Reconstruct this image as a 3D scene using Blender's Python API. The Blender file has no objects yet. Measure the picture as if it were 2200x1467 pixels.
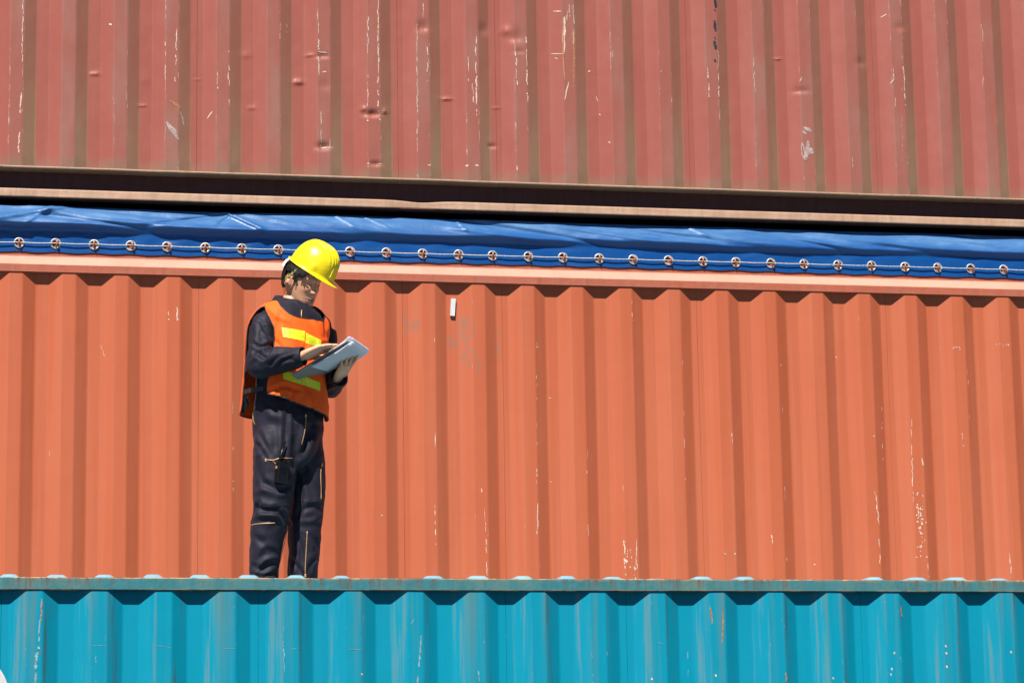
import bpy, bmesh, math, random
import numpy as np
from mathutils import Vector, Matrix
from mathutils.bvhtree import BVHTree

SC = bpy.context.scene
COL = SC.collection
random.seed(7)

# ------------------------------------------------------------------ camera
CAM = np.array([0.0, -14.4358, 1.6975])
YAW, PIT, ROL, FPX = 0.204437, 0.184530, -0.0170625, 5850.0      # radians, focal length in photo pixels
PW, PH = 2200.0, 1467.0
_f = np.array([math.sin(YAW)*math.cos(PIT), math.cos(YAW)*math.cos(PIT), math.sin(PIT)])
_r = np.array([math.cos(YAW), -math.sin(YAW), 0.0])
_u = np.cross(_r, _f)
CR = _r*math.cos(ROL) + _u*math.sin(ROL)
CU = -_r*math.sin(ROL) + _u*math.cos(ROL)
CF = _f
cam_d = bpy.data.cameras.new('camera')
cam = bpy.data.objects.new('camera', cam_d); COL.objects.link(cam)
cam_d.sensor_width = 36.0; cam_d.lens = FPX/PW*36.0
cam_d.clip_start = 0.1; cam_d.clip_end = 3000.0
cam.matrix_world = Matrix(((CR[0], CU[0], -CF[0], CAM[0]), (CR[1], CU[1], -CF[1], CAM[1]),
                           (CR[2], CU[2], -CF[2], CAM[2]), (0, 0, 0, 1)))
SC.camera = cam

# ------------------------------------------------------------------ light
SUN_EL, SUN_AZ = math.radians(53.0), math.radians(26.0)          # azimuth: degrees left of the wall's normal
TO_SUN = Vector((-math.sin(SUN_AZ)*math.cos(SUN_EL), -math.cos(SUN_AZ)*math.cos(SUN_EL), math.sin(SUN_EL)))
w = bpy.data.worlds.new('World'); SC.world = w; w.use_nodes = True
nt = w.node_tree
bg = nt.nodes['Background']
sky = nt.nodes.new('ShaderNodeTexSky'); sky.sky_type = 'NISHITA'; sky.sun_disc = False
sky.sun_elevation = SUN_EL; sky.sun_rotation = math.atan2(TO_SUN.x, TO_SUN.y) % (2*math.pi)
sky.altitude = 20; sky.air_density = 0.4; sky.dust_density = 0.0; sky.ozone_density = 1.0
nt.links.new(sky.outputs[0], bg.inputs[0]); bg.inputs[1].default_value = 0.05
sun_d = bpy.data.lights.new('sun', 'SUN'); sun_d.energy = 5.0; sun_d.angle = math.radians(0.53)
sun_d.color = (1.0, 0.955, 0.89)
sun = bpy.data.objects.new('sun', sun_d); COL.objects.link(sun)
sun.rotation_euler = TO_SUN.to_track_quat('Z', 'Y').to_euler(); sun.location = (-8, -14, 18)
SC.view_settings.view_transform = 'Standard'; SC.view_settings.look = 'None'
SC.view_settings.exposure = 1.04; SC.view_settings.gamma = 1.0
SC.render.engine = 'CYCLES'
SC.cycles.max_bounces = 6

# ------------------------------------------------------------------ helpers
def at(px, py, Y):
    """point of the place seen at photo pixel (px, py), at depth Y"""
    v = CF*FPX + CR*(px-PW/2) + CU*(PH/2-py)
    t = (Y-CAM[1])/v[1]
    return CAM + v*t

def to_px(P):
    d = np.asarray(P, float) - CAM
    w_ = d@CF
    return PW/2 + FPX*(d@CR)/w_, PH/2 - FPX*(d@CU)/w_

def _hash(ix, iy, iz):
    h = (ix*374761393 + iy*668265263 + iz*2147483647 + 1013904223) & 0xFFFFFFFF
    h = ((h ^ (h >> 13))*1274126177) & 0xFFFFFFFF
    return ((h ^ (h >> 16)) & 0xFFFF)/65535.0

def vnoise(x, y, z=0.0):
    x, y, z = np.broadcast_arrays(np.asarray(x, float), np.asarray(y, float), np.asarray(z, float))
    ix, iy, iz = (np.floor(a).astype(np.int64) for a in (x, y, z))
    fx, fy, fz = x-ix, y-iy, z-iz
    sx, sy, sz = (f*f*f*(f*(f*6-15)+10) for f in (fx, fy, fz))
    r = 0
    for a in (0, 1):
        for b in (0, 1):
            for c in (0, 1):
                r = r + _hash(ix+a, iy+b, iz+c)*(sx if a else 1-sx)*(sy if b else 1-sy)*(sz if c else 1-sz)
    return r*2-1

def fbm(x, y, z=0.0, o=3):
    r, a = 0, 1.0
    for i in range(o):
        r = r + a*vnoise(np.asarray(x)*2**i+17*i, np.asarray(y)*2**i+5*i, np.asarray(z)*2**i+9*i); a *= 0.5
    return r/1.75

def sstep(a, b, x):
    t = np.clip((np.asarray(x, float)-a)/(b-a), 0, 1)
    return t*t*(3-2*t)

def empty(name, loc, label, cat, group=None):
    o = bpy.data.objects.new(name, None); COL.objects.link(o); o.location = tuple(loc)
    o.empty_display_size = 0.2
    o['label'] = label; o['category'] = cat
    if group: o['group'] = group
    return o

def wloc(o):
    v = Vector(o.location)
    if o.parent is not None: v = v + wloc(o.parent)
    return v

def obj(name, verts, faces, m, parent=None, smooth=False, uv=None, mats=None, fmat=None):
    """link one mesh (world coordinates) as one object under its parent"""
    me = bpy.data.meshes.new(name)
    V = np.asarray(verts, float)
    me.from_pydata(V.tolist(), [], faces if isinstance(faces, list) else faces.tolist())
    for mm in (mats or [m]): me.materials.append(mm)
    if fmat is not None: me.polygons.foreach_set('material_index', np.asarray(fmat, np.int32))
    if smooth: me.polygons.foreach_set('use_smooth', [True]*len(me.polygons))
    if uv is not None:
        l = me.uv_layers.new(name='prof')
        l.data.foreach_set('uv', np.asarray(uv, float).ravel())
    me.update()
    o = bpy.data.objects.new(name, me); COL.objects.link(o)
    if parent is not None:
        o.parent = parent
        o.location = -wloc(parent)
    return o

class MB:
    """collects shapes for one mesh"""
    def __init__(s): s.v = []; s.f = []
    def add(s, v, f):
        n = len(s.v); s.v += [tuple(p) for p in v]; s.f += [[i+n for i in q] for q in f]; return s
    def box(s, a, b, bev=0.0):
        (x0, y0, z0), (x1, y1, z1) = a, b
        if bev <= 0:
            v = [(x, y, z) for x in (x0, x1) for y in (y0, y1) for z in (z0, z1)]
            return s.add(v, [[0, 1, 3, 2], [4, 6, 7, 5], [0, 4, 5, 1], [2, 3, 7, 6], [0, 2, 6, 4], [1, 5, 7, 3]])
        bm = bmesh.new(); bmesh.ops.create_cube(bm, size=1.0)
        for q in bm.verts:
            q.co = Vector(((x0+x1)/2+q.co.x*(x1-x0), (y0+y1)/2+q.co.y*(y1-y0), (z0+z1)/2+q.co.z*(z1-z0)))
        bmesh.ops.bevel(bm, geom=list(bm.edges), offset=bev, segments=2, affect='EDGES', profile=0.5)
        bm.verts.ensure_lookup_table()
        s.add([tuple(q.co) for q in bm.verts], [[q.index for q in f.verts] for f in bm.faces]); bm.free(); return s
    def extr(s, prof, x0, x1):
        """closed (y, z) profile extruded along x"""
        n = len(prof)
        v = [(x0, y, z) for y, z in prof] + [(x1, y, z) for y, z in prof]
        f = [[i, (i+1) % n, n+(i+1) % n, n+i] for i in range(n)] + [list(range(n))[::-1], list(range(n, 2*n))]
        return s.add(v, f)
    def tube(s, pts, rad, n=8, caps=True, closed=False):
        v, f = tube(pts, rad, n, caps, closed); return s.add(v, f)
    def build(s, name, m, parent=None, smooth=False):
        return obj(name, s.v, s.f, m, parent, smooth)

def frames(P, closed=False):
    P = np.asarray(P, float); n = len(P)
    T = np.roll(P, -1, 0)-np.roll(P, 1, 0) if closed else np.gradient(P, axis=0)
    T /= np.linalg.norm(T, axis=1)[:, None]+1e-12
    a = np.array([0, 0, 1.0]) if abs(T[0][2]) < 0.9 else np.array([1.0, 0, 0])
    A = []
    for t in T:
        a = a-t*(a@t); a = a/(np.linalg.norm(a)+1e-12); A.append(a)
    A = np.array(A)
    return T, A, np.cross(T, A)

def tube(pts, rad, n=8, caps=True, closed=False):
    P = np.asarray(pts, float); m = len(P)
    R = np.full(m, rad) if np.isscalar(rad) else np.asarray(rad, float)
    T, A, B = frames(P, closed)
    th = np.arange(n)*2*math.pi/n
    V = (P[:, None]+R[:, None, None]*(np.cos(th)[None, :, None]*A[:, None]+np.sin(th)[None, :, None]*B[:, None])).reshape(-1, 3)
    F = []
    for i in range(m if closed else m-1):
        j = (i+1) % m
        F += [[i*n+k, i*n+(k+1) % n, j*n+(k+1) % n, j*n+k] for k in range(n)]
    if caps and not closed: F += [list(range(n))[::-1], [(m-1)*n+k for k in range(n)]]
    return V, F

def gridfaces(nr, nc, wrap=False):
    i = np.arange(nr-1)[:, None]; j = np.arange(nc if wrap else nc-1)[None, :]; k = (j+1) % nc
    return np.stack([i*nc+j, i*nc+k, (i+1)*nc+k, (i+1)*nc+j], -1).reshape(-1, 4)

def crom(P, n):
    """smooth curve through points, n samples"""
    P = np.asarray(P, float); m = len(P)
    Q = np.vstack([2*P[0]-P[1], P, 2*P[-1]-P[-2]])
    t = np.linspace(0, m-1, n); i = np.minimum(t.astype(int), m-2); u = (t-i)[:, None]
    a, b, c, d = Q[i], Q[i+1], Q[i+2], Q[i+3]
    return 0.5*((2*b)+(c-a)*u+(2*a-5*b+4*c-d)*u**2+(3*b-a-3*c+d)*u**3)

# ------------------------------------------------------------------ materials
class Mat:
    def __init__(s, name):
        s.m = bpy.data.materials.new(name); s.m.use_nodes = True; s.t = s.m.node_tree
        s.b = s.t.nodes['Principled BSDF']
        s.tc = s.t.nodes.new('ShaderNodeTexCoord')
    def n(s, ty, **k):
        q = s.t.nodes.new(ty)
        for a, b in k.items(): setattr(q, a, b)
        return q
    def put(s, sock, v):
        if isinstance(v, bpy.types.NodeSocket): s.t.links.new(v, sock)
        elif isinstance(v, (tuple, list)) and len(v) == 3 and sock.type == 'RGBA': sock.default_value = (*v, 1)
        else: sock.default_value = v
    def set(s, **k):
        for a, v in k.items(): s.put(s.b.inputs[a.replace('_', ' ')], v)
        return s
    def noise(s, sc=(1, 1, 1), scale=1.0, detail=3, rough=0.55, dist=0.0, co='Object'):
        mp = s.n('ShaderNodeMapping'); mp.inputs['Scale'].default_value = sc
        s.t.links.new(s.tc.outputs[co], mp.inputs['Vector'])
        q = s.n('ShaderNodeTexNoise'); q.inputs['Scale'].default_value = scale; q.inputs['Detail'].default_value = detail
        q.inputs['Roughness'].default_value = rough; q.inputs['Distortion'].default_value = dist
        s.t.links.new(mp.outputs[0], q.inputs['Vector']); return q.outputs['Fac']
    def ramp(s, v, a, b, lo=0.0, hi=1.0):
        q = s.n('ShaderNodeMapRange', interpolation_type='SMOOTHSTEP')
        s.put(q.inputs['Value'], v); q.inputs['From Min'].default_value = a; q.inputs['From Max'].default_value = b
        q.inputs['To Min'].default_value = lo; q.inputs['To Max'].default_value = hi; return q.outputs[0]
    def math(s, op, a, b=0.0):
        q = s.n('ShaderNodeMath', operation=op); s.put(q.inputs[0], a); s.put(q.inputs[1], b); return q.outputs[0]
    def mul(s, a, b): return s.math('MULTIPLY', a, b)
    def mix(s, f, a, b, mode='MIX'):
        q = s.n('ShaderNodeMix', data_type='RGBA', blend_type=mode)
        s.put(q.inputs['Factor'], f); s.put(q.inputs['A'], a); s.put(q.inputs['B'], b); return q.outputs['Result']
    def xyz(s, co='Object'):
        q = s.n('ShaderNodeSeparateXYZ'); s.t.links.new(s.tc.outputs[co], q.inputs[0]); return q.outputs
    def uv(s):
        q = s.n('ShaderNodeUVMap', uv_map='prof'); r = s.n('ShaderNodeSeparateXYZ'); s.t.links.new(q.outputs[0], r.inputs[0]); return r.outputs
    def bump(s, h, dist=0.01, strength=1.0):
        q = s.n('ShaderNodeBump'); q.inputs['Distance'].default_value = dist; q.inputs['Strength'].default_value = strength
        s.put(q.inputs['Height'], h); s.t.links.new(q.outputs[0], s.b.inputs['Normal']); return s

def plain(name, col, rough=0.5, metal=0.0, var=0.12, sc=25.0, spec=0.5, bump=0.0):
    M = Mat(name)
    n = M.noise(scale=sc, detail=4)
    c = M.mix(M.ramp(n, .3, .7), tuple(x*(1-var) for x in col), tuple(min(1, x*(1+var)) for x in col))
    M.set(Base_Color=c, Roughness=M.ramp(n, .3, .7, rough*.85, min(1, rough*1.15)), Metallic=metal)
    M.b.inputs['Specular IOR Level'].default_value = spec
    if bump: M.bump(M.noise(scale=sc*6, detail=3), dist=bump)
    return M.m

PITCH, DEP = 0.278, 0.036

def band(M, u, a, b, soft=0.03):
    """1 where the corrugation phase u lies between a and b"""
    return M.mul(M.ramp(u, a-soft, a+soft), M.math('SUBTRACT', 1.0, M.ramp(u, b-soft, b+soft)))

def wall_paint(name, base, faded, deep, kind):
    M = Mat(name)
    u = M.uv()[0]; X = M.xyz()
    st = M.ramp(M.noise((16, 16, .45), detail=4), .36, .68)
    fine = M.ramp(M.noise((95, 95, .8), detail=3), .45, .75)
    big = M.ramp(M.noise((1.3, 1.3, .8), detail=3), .3, .7)
    patch = M.ramp(M.noise((5, 5, 1.6), detail=4, rough=.6), .42, .72)
    ks = .6 if kind == 'maroon' else 1.0
    c = M.mix(M.mul(st, .55*ks), base, faded)
    c = M.mix(M.mul(big, .35*ks), c, deep)
    c = M.mix(M.mul(fine, .16*ks), c, faded)
    rough = M.ramp(big, 0, 1, .48, .62)
    if kind == 'maroon':
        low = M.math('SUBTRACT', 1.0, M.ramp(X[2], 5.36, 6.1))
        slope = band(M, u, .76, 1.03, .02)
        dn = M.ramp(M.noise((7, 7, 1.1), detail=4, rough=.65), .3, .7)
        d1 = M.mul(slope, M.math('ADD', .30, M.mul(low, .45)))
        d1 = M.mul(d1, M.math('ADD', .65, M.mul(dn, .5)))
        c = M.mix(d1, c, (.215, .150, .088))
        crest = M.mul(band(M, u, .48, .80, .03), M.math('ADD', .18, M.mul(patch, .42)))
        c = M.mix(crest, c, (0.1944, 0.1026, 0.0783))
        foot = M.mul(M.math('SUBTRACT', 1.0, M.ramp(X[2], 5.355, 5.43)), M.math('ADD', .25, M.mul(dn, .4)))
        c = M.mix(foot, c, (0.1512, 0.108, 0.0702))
        edge = M.math('ADD', band(M, u, .482, .512, .012), band(M, u, .735, .77, .012))
        sp = M.ramp(M.noise((190, 190, 16), detail=4, rough=.65), .60, .66)
        zone = M.ramp(M.noise((2.3, 2.3, 1.5), detail=2), .48, .6)
        chip = M.mul(M.mul(edge, sp), zone)
        c = M.mix(M.mul(chip, .9), c, (0.432, 0.3564, 0.3132))
        rough = M.ramp(patch, 0, 1, .42, .6)
    if kind == 'orange':
        crest = M.mul(band(M, u, .50, .76, .02), .08)
        c = M.mix(crest, c, deep)
        tr = M.mul(band(M, u, .02, .25, .01), M.mul(fine, .35))
        c = M.mix(tr, c, faded)
        edge = M.math('ADD', band(M, u, .485, .51, .010), band(M, u, .74, .765, .010))
        sp = M.ramp(M.noise((230, 230, 12), detail=4, rough=.65), .665, .70)
        zone = M.mul(M.ramp(M.noise((1.9, 1.9, 1.1), detail=2), .5, .62), M.ramp(X[0], 1.4, 3.6, .35, 1.0))
        c = M.mix(M.mul(M.mul(edge, sp), zone), c, (0.459, 0.3888, 0.3132))
        # grey residue of removed lettering
        sm = None
        for (px, py, rx, rz) in ((874, 690, .026, .09), (890, 661, .02, .025), (896, 700, .03, .05), (1000, 712, .055, .10), (1008, 768, .05, .06),
                                 (1028, 792, .03, .04), (968, 738, .03, .05), (1070, 735, .02, .08), (985, 730, .03, .06)):
            q = at(px, py, -.02)
            a = M.math('DIVIDE', M.math('SUBTRACT', X[0], float(q[0])), rx); b = M.math('DIVIDE', M.math('SUBTRACT', X[2], float(q[2])), rz)
            d = M.math('ADD', M.mul(a, a), M.mul(b, b))
            e = M.math('SUBTRACT', 1.0, M.ramp(d, .35, 1.2))
            sm = e if sm is None else M.math('MAXIMUM', sm, e)
        nn = M.ramp(M.noise((38, 38, 17), detail=4, rough=.6), .40, .62)
        c = M.mix(M.mul(M.mul(sm, nn), .62), c, (0.1944, 0.1026, 0.0702))
    if kind == 'teal':
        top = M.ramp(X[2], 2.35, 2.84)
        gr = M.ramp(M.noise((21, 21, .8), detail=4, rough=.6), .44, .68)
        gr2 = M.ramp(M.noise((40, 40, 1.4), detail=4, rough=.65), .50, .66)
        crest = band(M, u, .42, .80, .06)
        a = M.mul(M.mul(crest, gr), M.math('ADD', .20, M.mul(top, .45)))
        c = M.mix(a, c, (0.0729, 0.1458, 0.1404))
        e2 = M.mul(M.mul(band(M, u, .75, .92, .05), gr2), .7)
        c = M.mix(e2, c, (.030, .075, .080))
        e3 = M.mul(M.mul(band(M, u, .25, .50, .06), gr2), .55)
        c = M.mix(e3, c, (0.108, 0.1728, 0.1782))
        edge = M.math('ADD', band(M, u, .475, .52, .02), band(M, u, .72, .77, .02))
        sp = M.ramp(M.noise((130, 130, 26), detail=4, rough=.65), .66, .70)
        c = M.mix(M.mul(edge, sp), c, (0.1836, 0.2052, 0.1944))
        rs = M.mul(M.mul(edge, M.ramp(M.noise((90, 90, 11), detail=4, rough=.7), .66, .72)), .8)
        c = M.mix(rs, c, (0.1188, 0.054, 0.0243))
    M.set(Base_Color=c, Roughness=rough)
    M.b.inputs['Specular IOR Level'].default_value = .10 if kind == 'teal' else .22
    h = M.math('ADD', M.noise((5, 5, 3.5), detail=2), M.mul(M.noise((60, 60, 40), detail=3), .06))
    M.bump(h, dist=.0035 if kind != 'maroon' else .006)
    return M.m

def rail_paint(name, base, dirt, rust, amt, rustamt, dust=None, edge=None):
    M = Mat(name)
    X = M.xyz()
    st = M.ramp(M.noise((26, 26, 3.0), detail=4, rough=.6), .38, .68)
    lo = M.ramp(M.noise((3.2, 3.2, 3.2), detail=4, rough=.6), .35, .7)
    c = M.mix(M.mul(lo, amt), base, dirt)
    c = M.mix(M.mul(st, amt*.6), c, tuple(x*.72 for x in base))
    r = M.mul(M.mul(M.ramp(M.noise((30, 30, 5), detail=5, rough=.7), .52, .68), M.ramp(M.noise((1.7, 1.7, 1.7), detail=2), .38, .62)), rustamt)
    c = M.mix(r, c, rust)
    sp = M.ramp(M.noise((70, 70, 70), detail=4, rough=.7), .69, .73)
    c = M.mix(M.mul(sp, rustamt), c, (0.3888, 0.297, 0.1944))
    if edge:                                        # rust creeping in from both edges of the rail
        en = M.ramp(M.noise((16, 16, 16), detail=5, rough=.7), .40, .66)
        eh = M.math('ADD', M.ramp(X[2], edge[1]-.016, edge[1]-.001), M.math('SUBTRACT', 1.0, M.ramp(X[2], edge[0]+.001, edge[0]+.009)))
        c = M.mix(M.mul(M.mul(eh, en), .85), c, (.23, .115, .05))
        el = M.mul(M.math('ADD', M.ramp(X[2], edge[1]-.0035, edge[1]-.0015), M.math('SUBTRACT', 1.0, M.ramp(X[2], edge[0]+.002, edge[0]+.005))), M.ramp(M.noise((9, 9, 60), detail=5, rough=.7), .50, .56))
        c = M.mix(M.mul(el, .8), c, (.46, .30, .16))
        drip = M.mul(M.mul(M.ramp(M.noise((34, 34, 2.0), detail=4, rough=.65), .48, .64), M.ramp(M.noise((1.1, 1.1, 1.1), detail=2), .40, .56)), M.ramp(X[2], edge[0], edge[1], .25, .9))
        c = M.mix(drip, c, (.085, .055, .034))
    if dust:                                        # dust settled on upward faces
        gn = M.n('ShaderNodeNewGeometry'); sx = M.n('ShaderNodeSeparateXYZ'); M.t.links.new(gn.outputs['True Normal'], sx.inputs[0])
        c = M.mix(M.mul(M.ramp(sx.outputs[2], .25, .55), M.ramp(lo, 0, 1, .95, .75)), c, dust)
    M.set(Base_Color=c, Roughness=M.ramp(lo, 0, 1, .5, .72))
    M.b.inputs['Specular IOR Level'].default_value = .3
    M.bump(M.noise((30, 30, 30), detail=4), dist=.002)
    return M.m

M_OR = wall_paint('orange_wall_paint', (.338, .0790, .0330), (.358, .105, .053), (.300, .060, .0225), 'orange')
M_MA = wall_paint('maroon_wall_paint', (.232, .0640, .0475), (.240, .0800, .0610), (.216, .0530, .0400), 'maroon')
M_TE = wall_paint('teal_wall_paint', (.0002, .182, .272), (.003, .195, .275), (.0001, .160, .246), 'teal')
M_GY = plain("grey_container_paint", (.15, .155, .16), .6)
M_ORR = rail_paint('orange_rail_paint', (0.324, 0.0837, 0.0459), (0.27, 0.0891, 0.0567), (0.162, 0.0486, 0.0216), .6, .35, (.44, .228, .165))
M_MAR = rail_paint('maroon_rail_paint', (.310, .185, .122), (.335, .225, .150), (.16, .075, .045), .8, .4)
M_MAD = rail_paint('maroon_channel_shade', (0.0864, 0.0297, 0.0243), (0.0972, 0.0486, 0.0324), (0.054, 0.0216, 0.0108), .7, .3)  # darker copy of the maroon, the recessed channel's deep shade put into the colour
M_TER = rail_paint('teal_rail_paint', (.020, .135, .160), (.070, .135, .118), (.095, .042, .020), .9, .85, edge=(2.838, 2.8915))
M_TRF = rail_paint('teal_roof_glare', (.14, .29, .36), (.22, .30, .32), (.16, .09, .045), .5, .25)  # teal made paler, sky glare on the roof ridges painted in
M_STEEL = plain('galvanised_steel', (.33, .34, .335), .42, .25, .35, 90)
M_DARK = plain('dark_underside', (.03, .024, .022), .8)
M_CHIP = plain('bare_chipped_paint', (.44, .335, .265), .6, 0, .25, 90)
M_CHIPO = plain('rusty_bare_steel', (0.297, 0.1296, 0.0432), .7, 0, .4, 90)
M_CHIPG = plain('grey_rub_mark', (0.27, 0.1944, 0.1782), .5, 0, .25, 60)
M_CHIPB = plain('black_tar_mark', (0.0108, 0.0108, 0.01296), .5, 0, .3, 60)
M_CHIPT = plain('pale_teal_scuff', (.13, .235, .27), .6, 0, .35, 60)
M_WHITE = plain('white_paint', (0.432, 0.432, 0.4212), .5, 0, .05, 30)
# ------------------------------------------------------------------ setting
g = MB(); g.add([(-600, -600, 0), (600, -600, 0), (600, 600, 0), (-600, 600, 0)], [[0, 1, 2, 3]])
Mg = Mat('yard_asphalt')
Mg.set(Base_Color=Mg.mix(Mg.ramp(Mg.noise(scale=.6, detail=6), .3, .7), (.034, .034, .035), (.052, .051, .050)), Roughness=.9)
ground = g.build('ground', Mg.m); ground['kind'] = 'structure'

# ------------------------------------------------------------------ containers
def Zc(zrel, Y, ):   # height of an edge measured on the wall plane, moved to depth Y
    return CAM[2] + zrel*(Y-CAM[1])/14.4358

def prof(x, x0):
    u = ((np.asarray(x, float)-x0)/PITCH) % 1.0
    return -DEP*np.interp(u, [0, .2518, .4964, .7554, 1.0], [0, 0, 1, 1, 0])

SEAMS = (-13, -9, -5, -1, 3, 7, 9, 13, 17, 21, 25)
NLO, NHI = -15, 27

def dimple(X, Z, dents):
    X = np.asarray(X, float); Z = np.asarray(Z, float)
    D = .0022*fbm(X*2.2, Z*1.2, 3.1, 2)
    for (dx, dz, am, sx, sz) in dents or ():
        D = D + am*np.exp(-((X-dx)/sx)**2-((Z-dz)/(np.where(Z > dz, sz*1.5, sz)))**2)
    return D

def panel_mesh(xa, xb, x0, y0, zs, dents=None, lean=0.0):
    c = .0035
    xs = [xa, xa+.0012]
    k0 = int(math.floor((xa-x0)/PITCH))-1
    for k in range(k0, k0+14):
        for a, bnd in ((0, .070), (.070, .138), (.138, .210), (.210, .278)):
            p, q = x0+k*PITCH+a, x0+k*PITCH+bnd
            xs += [p+c] + list(np.linspace(p+c, q-c, 4)[1:3]) + [q-c]
    xs = sorted(set(round(x, 5) for x in xs if xa+.002 < x < xb-.002) | {xa, xa+.0012, xb-.0012, xb})
    xs = np.array(xs); zs = np.asarray(zs)
    y = prof(xs, x0)+y0
    y[0] += .0022; y[-1] += .0022
    X, Z = np.meshgrid(xs, zs); Y = np.repeat(y[None], len(zs), 0)
    # every pressed panel is a little uneven
    Y = Y + dimple(X, Z, dents)
    V = np.stack([X, Y, Z], -1).reshape(-1, 3)
    nr, nc = len(zs), len(xs)
    F = gridfaces(nr, nc)
    ua = ((xs-x0)/PITCH)
    cf = 0.5*(ua[:-1]+ua[1:]); base = np.floor(cf)
    ul = ua[:-1]-base; ur = ua[1:]-base
    uv = np.zeros((nr-1, nc-1, 4, 2))
    uv[:, :, 0, 0] = ul; uv[:, :, 3, 0] = ul; uv[:, :, 1, 0] = ur; uv[:, :, 2, 0] = ur
    uv[:, :, 0, 1] = zs[:-1, None]; uv[:, :, 1, 1] = zs[:-1, None]; uv[:, :, 2, 1] = zs[1:, None]; uv[:, :, 3, 1] = zs[1:, None]
    return V, F, uv

def container(label, x0, y0, z0, H, zwall, m_wall, m_rail, dents=None, fine=None, roof=True, rails=None):
    xl = x0+NLO*PITCH-.17; xr = xl+12.192; yf = y0-DEP-.004; yb = yf+2.438; z1 = z0+H
    root = empty('shipping_container', ((xl+xr)/2, (yf+yb)/2, z0), label, 'container', 'stacked shipping containers')
    ed = [x0+NLO*PITCH] + [x0+s*PITCH+.035 for s in SEAMS] + [x0+NHI*PITCH]
    for i in range(len(ed)-1):
        zs = fine if (fine is not None and ed[i+1] > -.3 and ed[i] < 6.6) else np.linspace(zwall[0], zwall[1], 40)
        V, F, uv = panel_mesh(ed[i]+(.0001 if i else 0), ed[i+1]-.0001, x0, y0, zs, dents)
        obj('wall_panel', V, F, m_wall, root, False, uv)
    for x in (xl, xr-.16):
        for y in (yf, yb-.16):
            MB().box((x, y, z0+.118), (x+.16, y+.16, z1-.118), .006).build('corner_post', m_rail, root)
            for zc in (z0+.001, z1-.119):
                q = MB().box((x-.006, y-.006, zc), (x+.172, y+.166, zc+.118), .008)
                q.build('corner_casting', m_rail, root)
    MB().box((xl+.16, yb-.03, z0+.16), (xr-.16, yb-.004, z1-.08), 0).build('back_wall', m_rail, root)
    for x in (xl+.01, xr-.036):
        MB().box((x, yf+.16, z0+.16), (x+.026, yb-.16, z1-.08), 0).build('end_wall', m_rail, root)
    MB().box((xl+.17, yf+.20, z0+.10), (xr-.17, yb-.04, z0+.15), 0).build('floor', M_DARK, root)
    if rails: rails(root, xl+.16, xr-.16, yf, yb, z0, z1)
    return root, xl, xr, yf, yb

X0O, X0M, X0T, Y0T = 0.402874, 0.387401, 0.452985, -2.458582

# --- orange open-top container
def rails_orange(root, xa, xb, yf, yb, z0, z1):
    yR = -.0425
    zb, zlb, zlt = Zc(3.0774, yR), Zc(3.1206, yR), Zc(3.1596, -.004)
    MB().extr([(yR, zb), (yR, zb+.004), (yR-.0015, zlb-.004), (yR+.001, zlb+.001), (-.006, zlt-.002), (-.004, zlt+.003), (-.003, 5.01), (.0, 5.016), (.05, 5.016), (.055, 5.01), (.055, zb)], xa, xb).build('top_rail', M_ORR, root)
    MB().box((xa, yf+.004, z0+.03), (xb, yf+.05, z0+.19), .005).build('bottom_rail', M_ORR, root)
    MB().box((xa, yb-.10, z1-.18), (xb, yb-.0, z1-.1), .005).build('top_rail', M_ORR, root)
ORANGE, oxl, oxr, oyf, oyb = container('orange open-top container with blue tarpaulin cover, behind the worker', X0O, 0.0, 2.592, 2.591,
                                       (2.78, 4.79), M_OR, M_ORR, rails=rails_orange)
# row below it, hidden behind the teal container
def rails_plain(root, xa, xb, yf, yb, z0, z1):
    MB().box((xa, yf, z1-.07), (xb, yf+.06, z1-.004), .004).build('top_rail', M_GY, root)
    MB().box((xa, yf+.004, z0+.01), (xb, yf+.05, z0+.17), .004).build('bottom_rail', M_GY, root)
    MB().box((xa, yf+.07, z1-.03), (xb, yb-.03, z1-.012), 0).build('roof', M_GY, root)
container('grey container carrying the orange one, hidden behind the teal container', X0O, 0.0, 0.0, 2.591, (.17, 2.53), M_GY, M_GY, rails=rails_plain)

# --- maroon container on top, dented
def dn(px, py, am, sx, sz, Y=-.03):
    q = at(px, py, Y); return (q[0], q[2], am, sx, sz)
DENTS = [dn(800, 246, .017, .034, .014), dn(694, 316, .015, .032, .016), dn(806, 353, .009, .03, .011), dn(692, 122, .007, .032, .012), dn(697, 185, .004, .03, .024),
         dn(907, 60, .010, .03, .024), dn(1108, 82, .009, .036, .026), dn(1115, 112, .004, .03, .012), dn(1722, 196, .006, .042, .014), dn(1040, 64, .007, .024, .026),
         dn(204, 160, -.006, .024, .009, 0), dn(641, 178, -.010, .026, .013, 0), dn(959, 214, -.007, .027, .008, 0), dn(1066, 233, -.003, .024, .006, 0), dn(541, 233, -.004, .018, .010, 0),
         dn(1085, 70, -.007, .024, .02, 0), dn(312, 172, -.003, .03, .03, 0), dn(528, 120, -.003, .026, .016, 0), dn(424, 172, -.002, .016, .005, 0), dn(1060, 312, .008, .02, .01),
         dn(305, 228, -.004, .02, .006, 0), dn(1670, 128, -.005, .02, .006, 0), dn(780, 235, -.008, .012, .012), dn(828, 240, -.008, .012, .012), dn(1850, 135, .006, .03, .02), dn(665, 120, -.006, .02, .008, -.015), dn(1935, 60, .006, .03, .02)]
ZMB = Zc(3.652, -.036)
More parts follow.
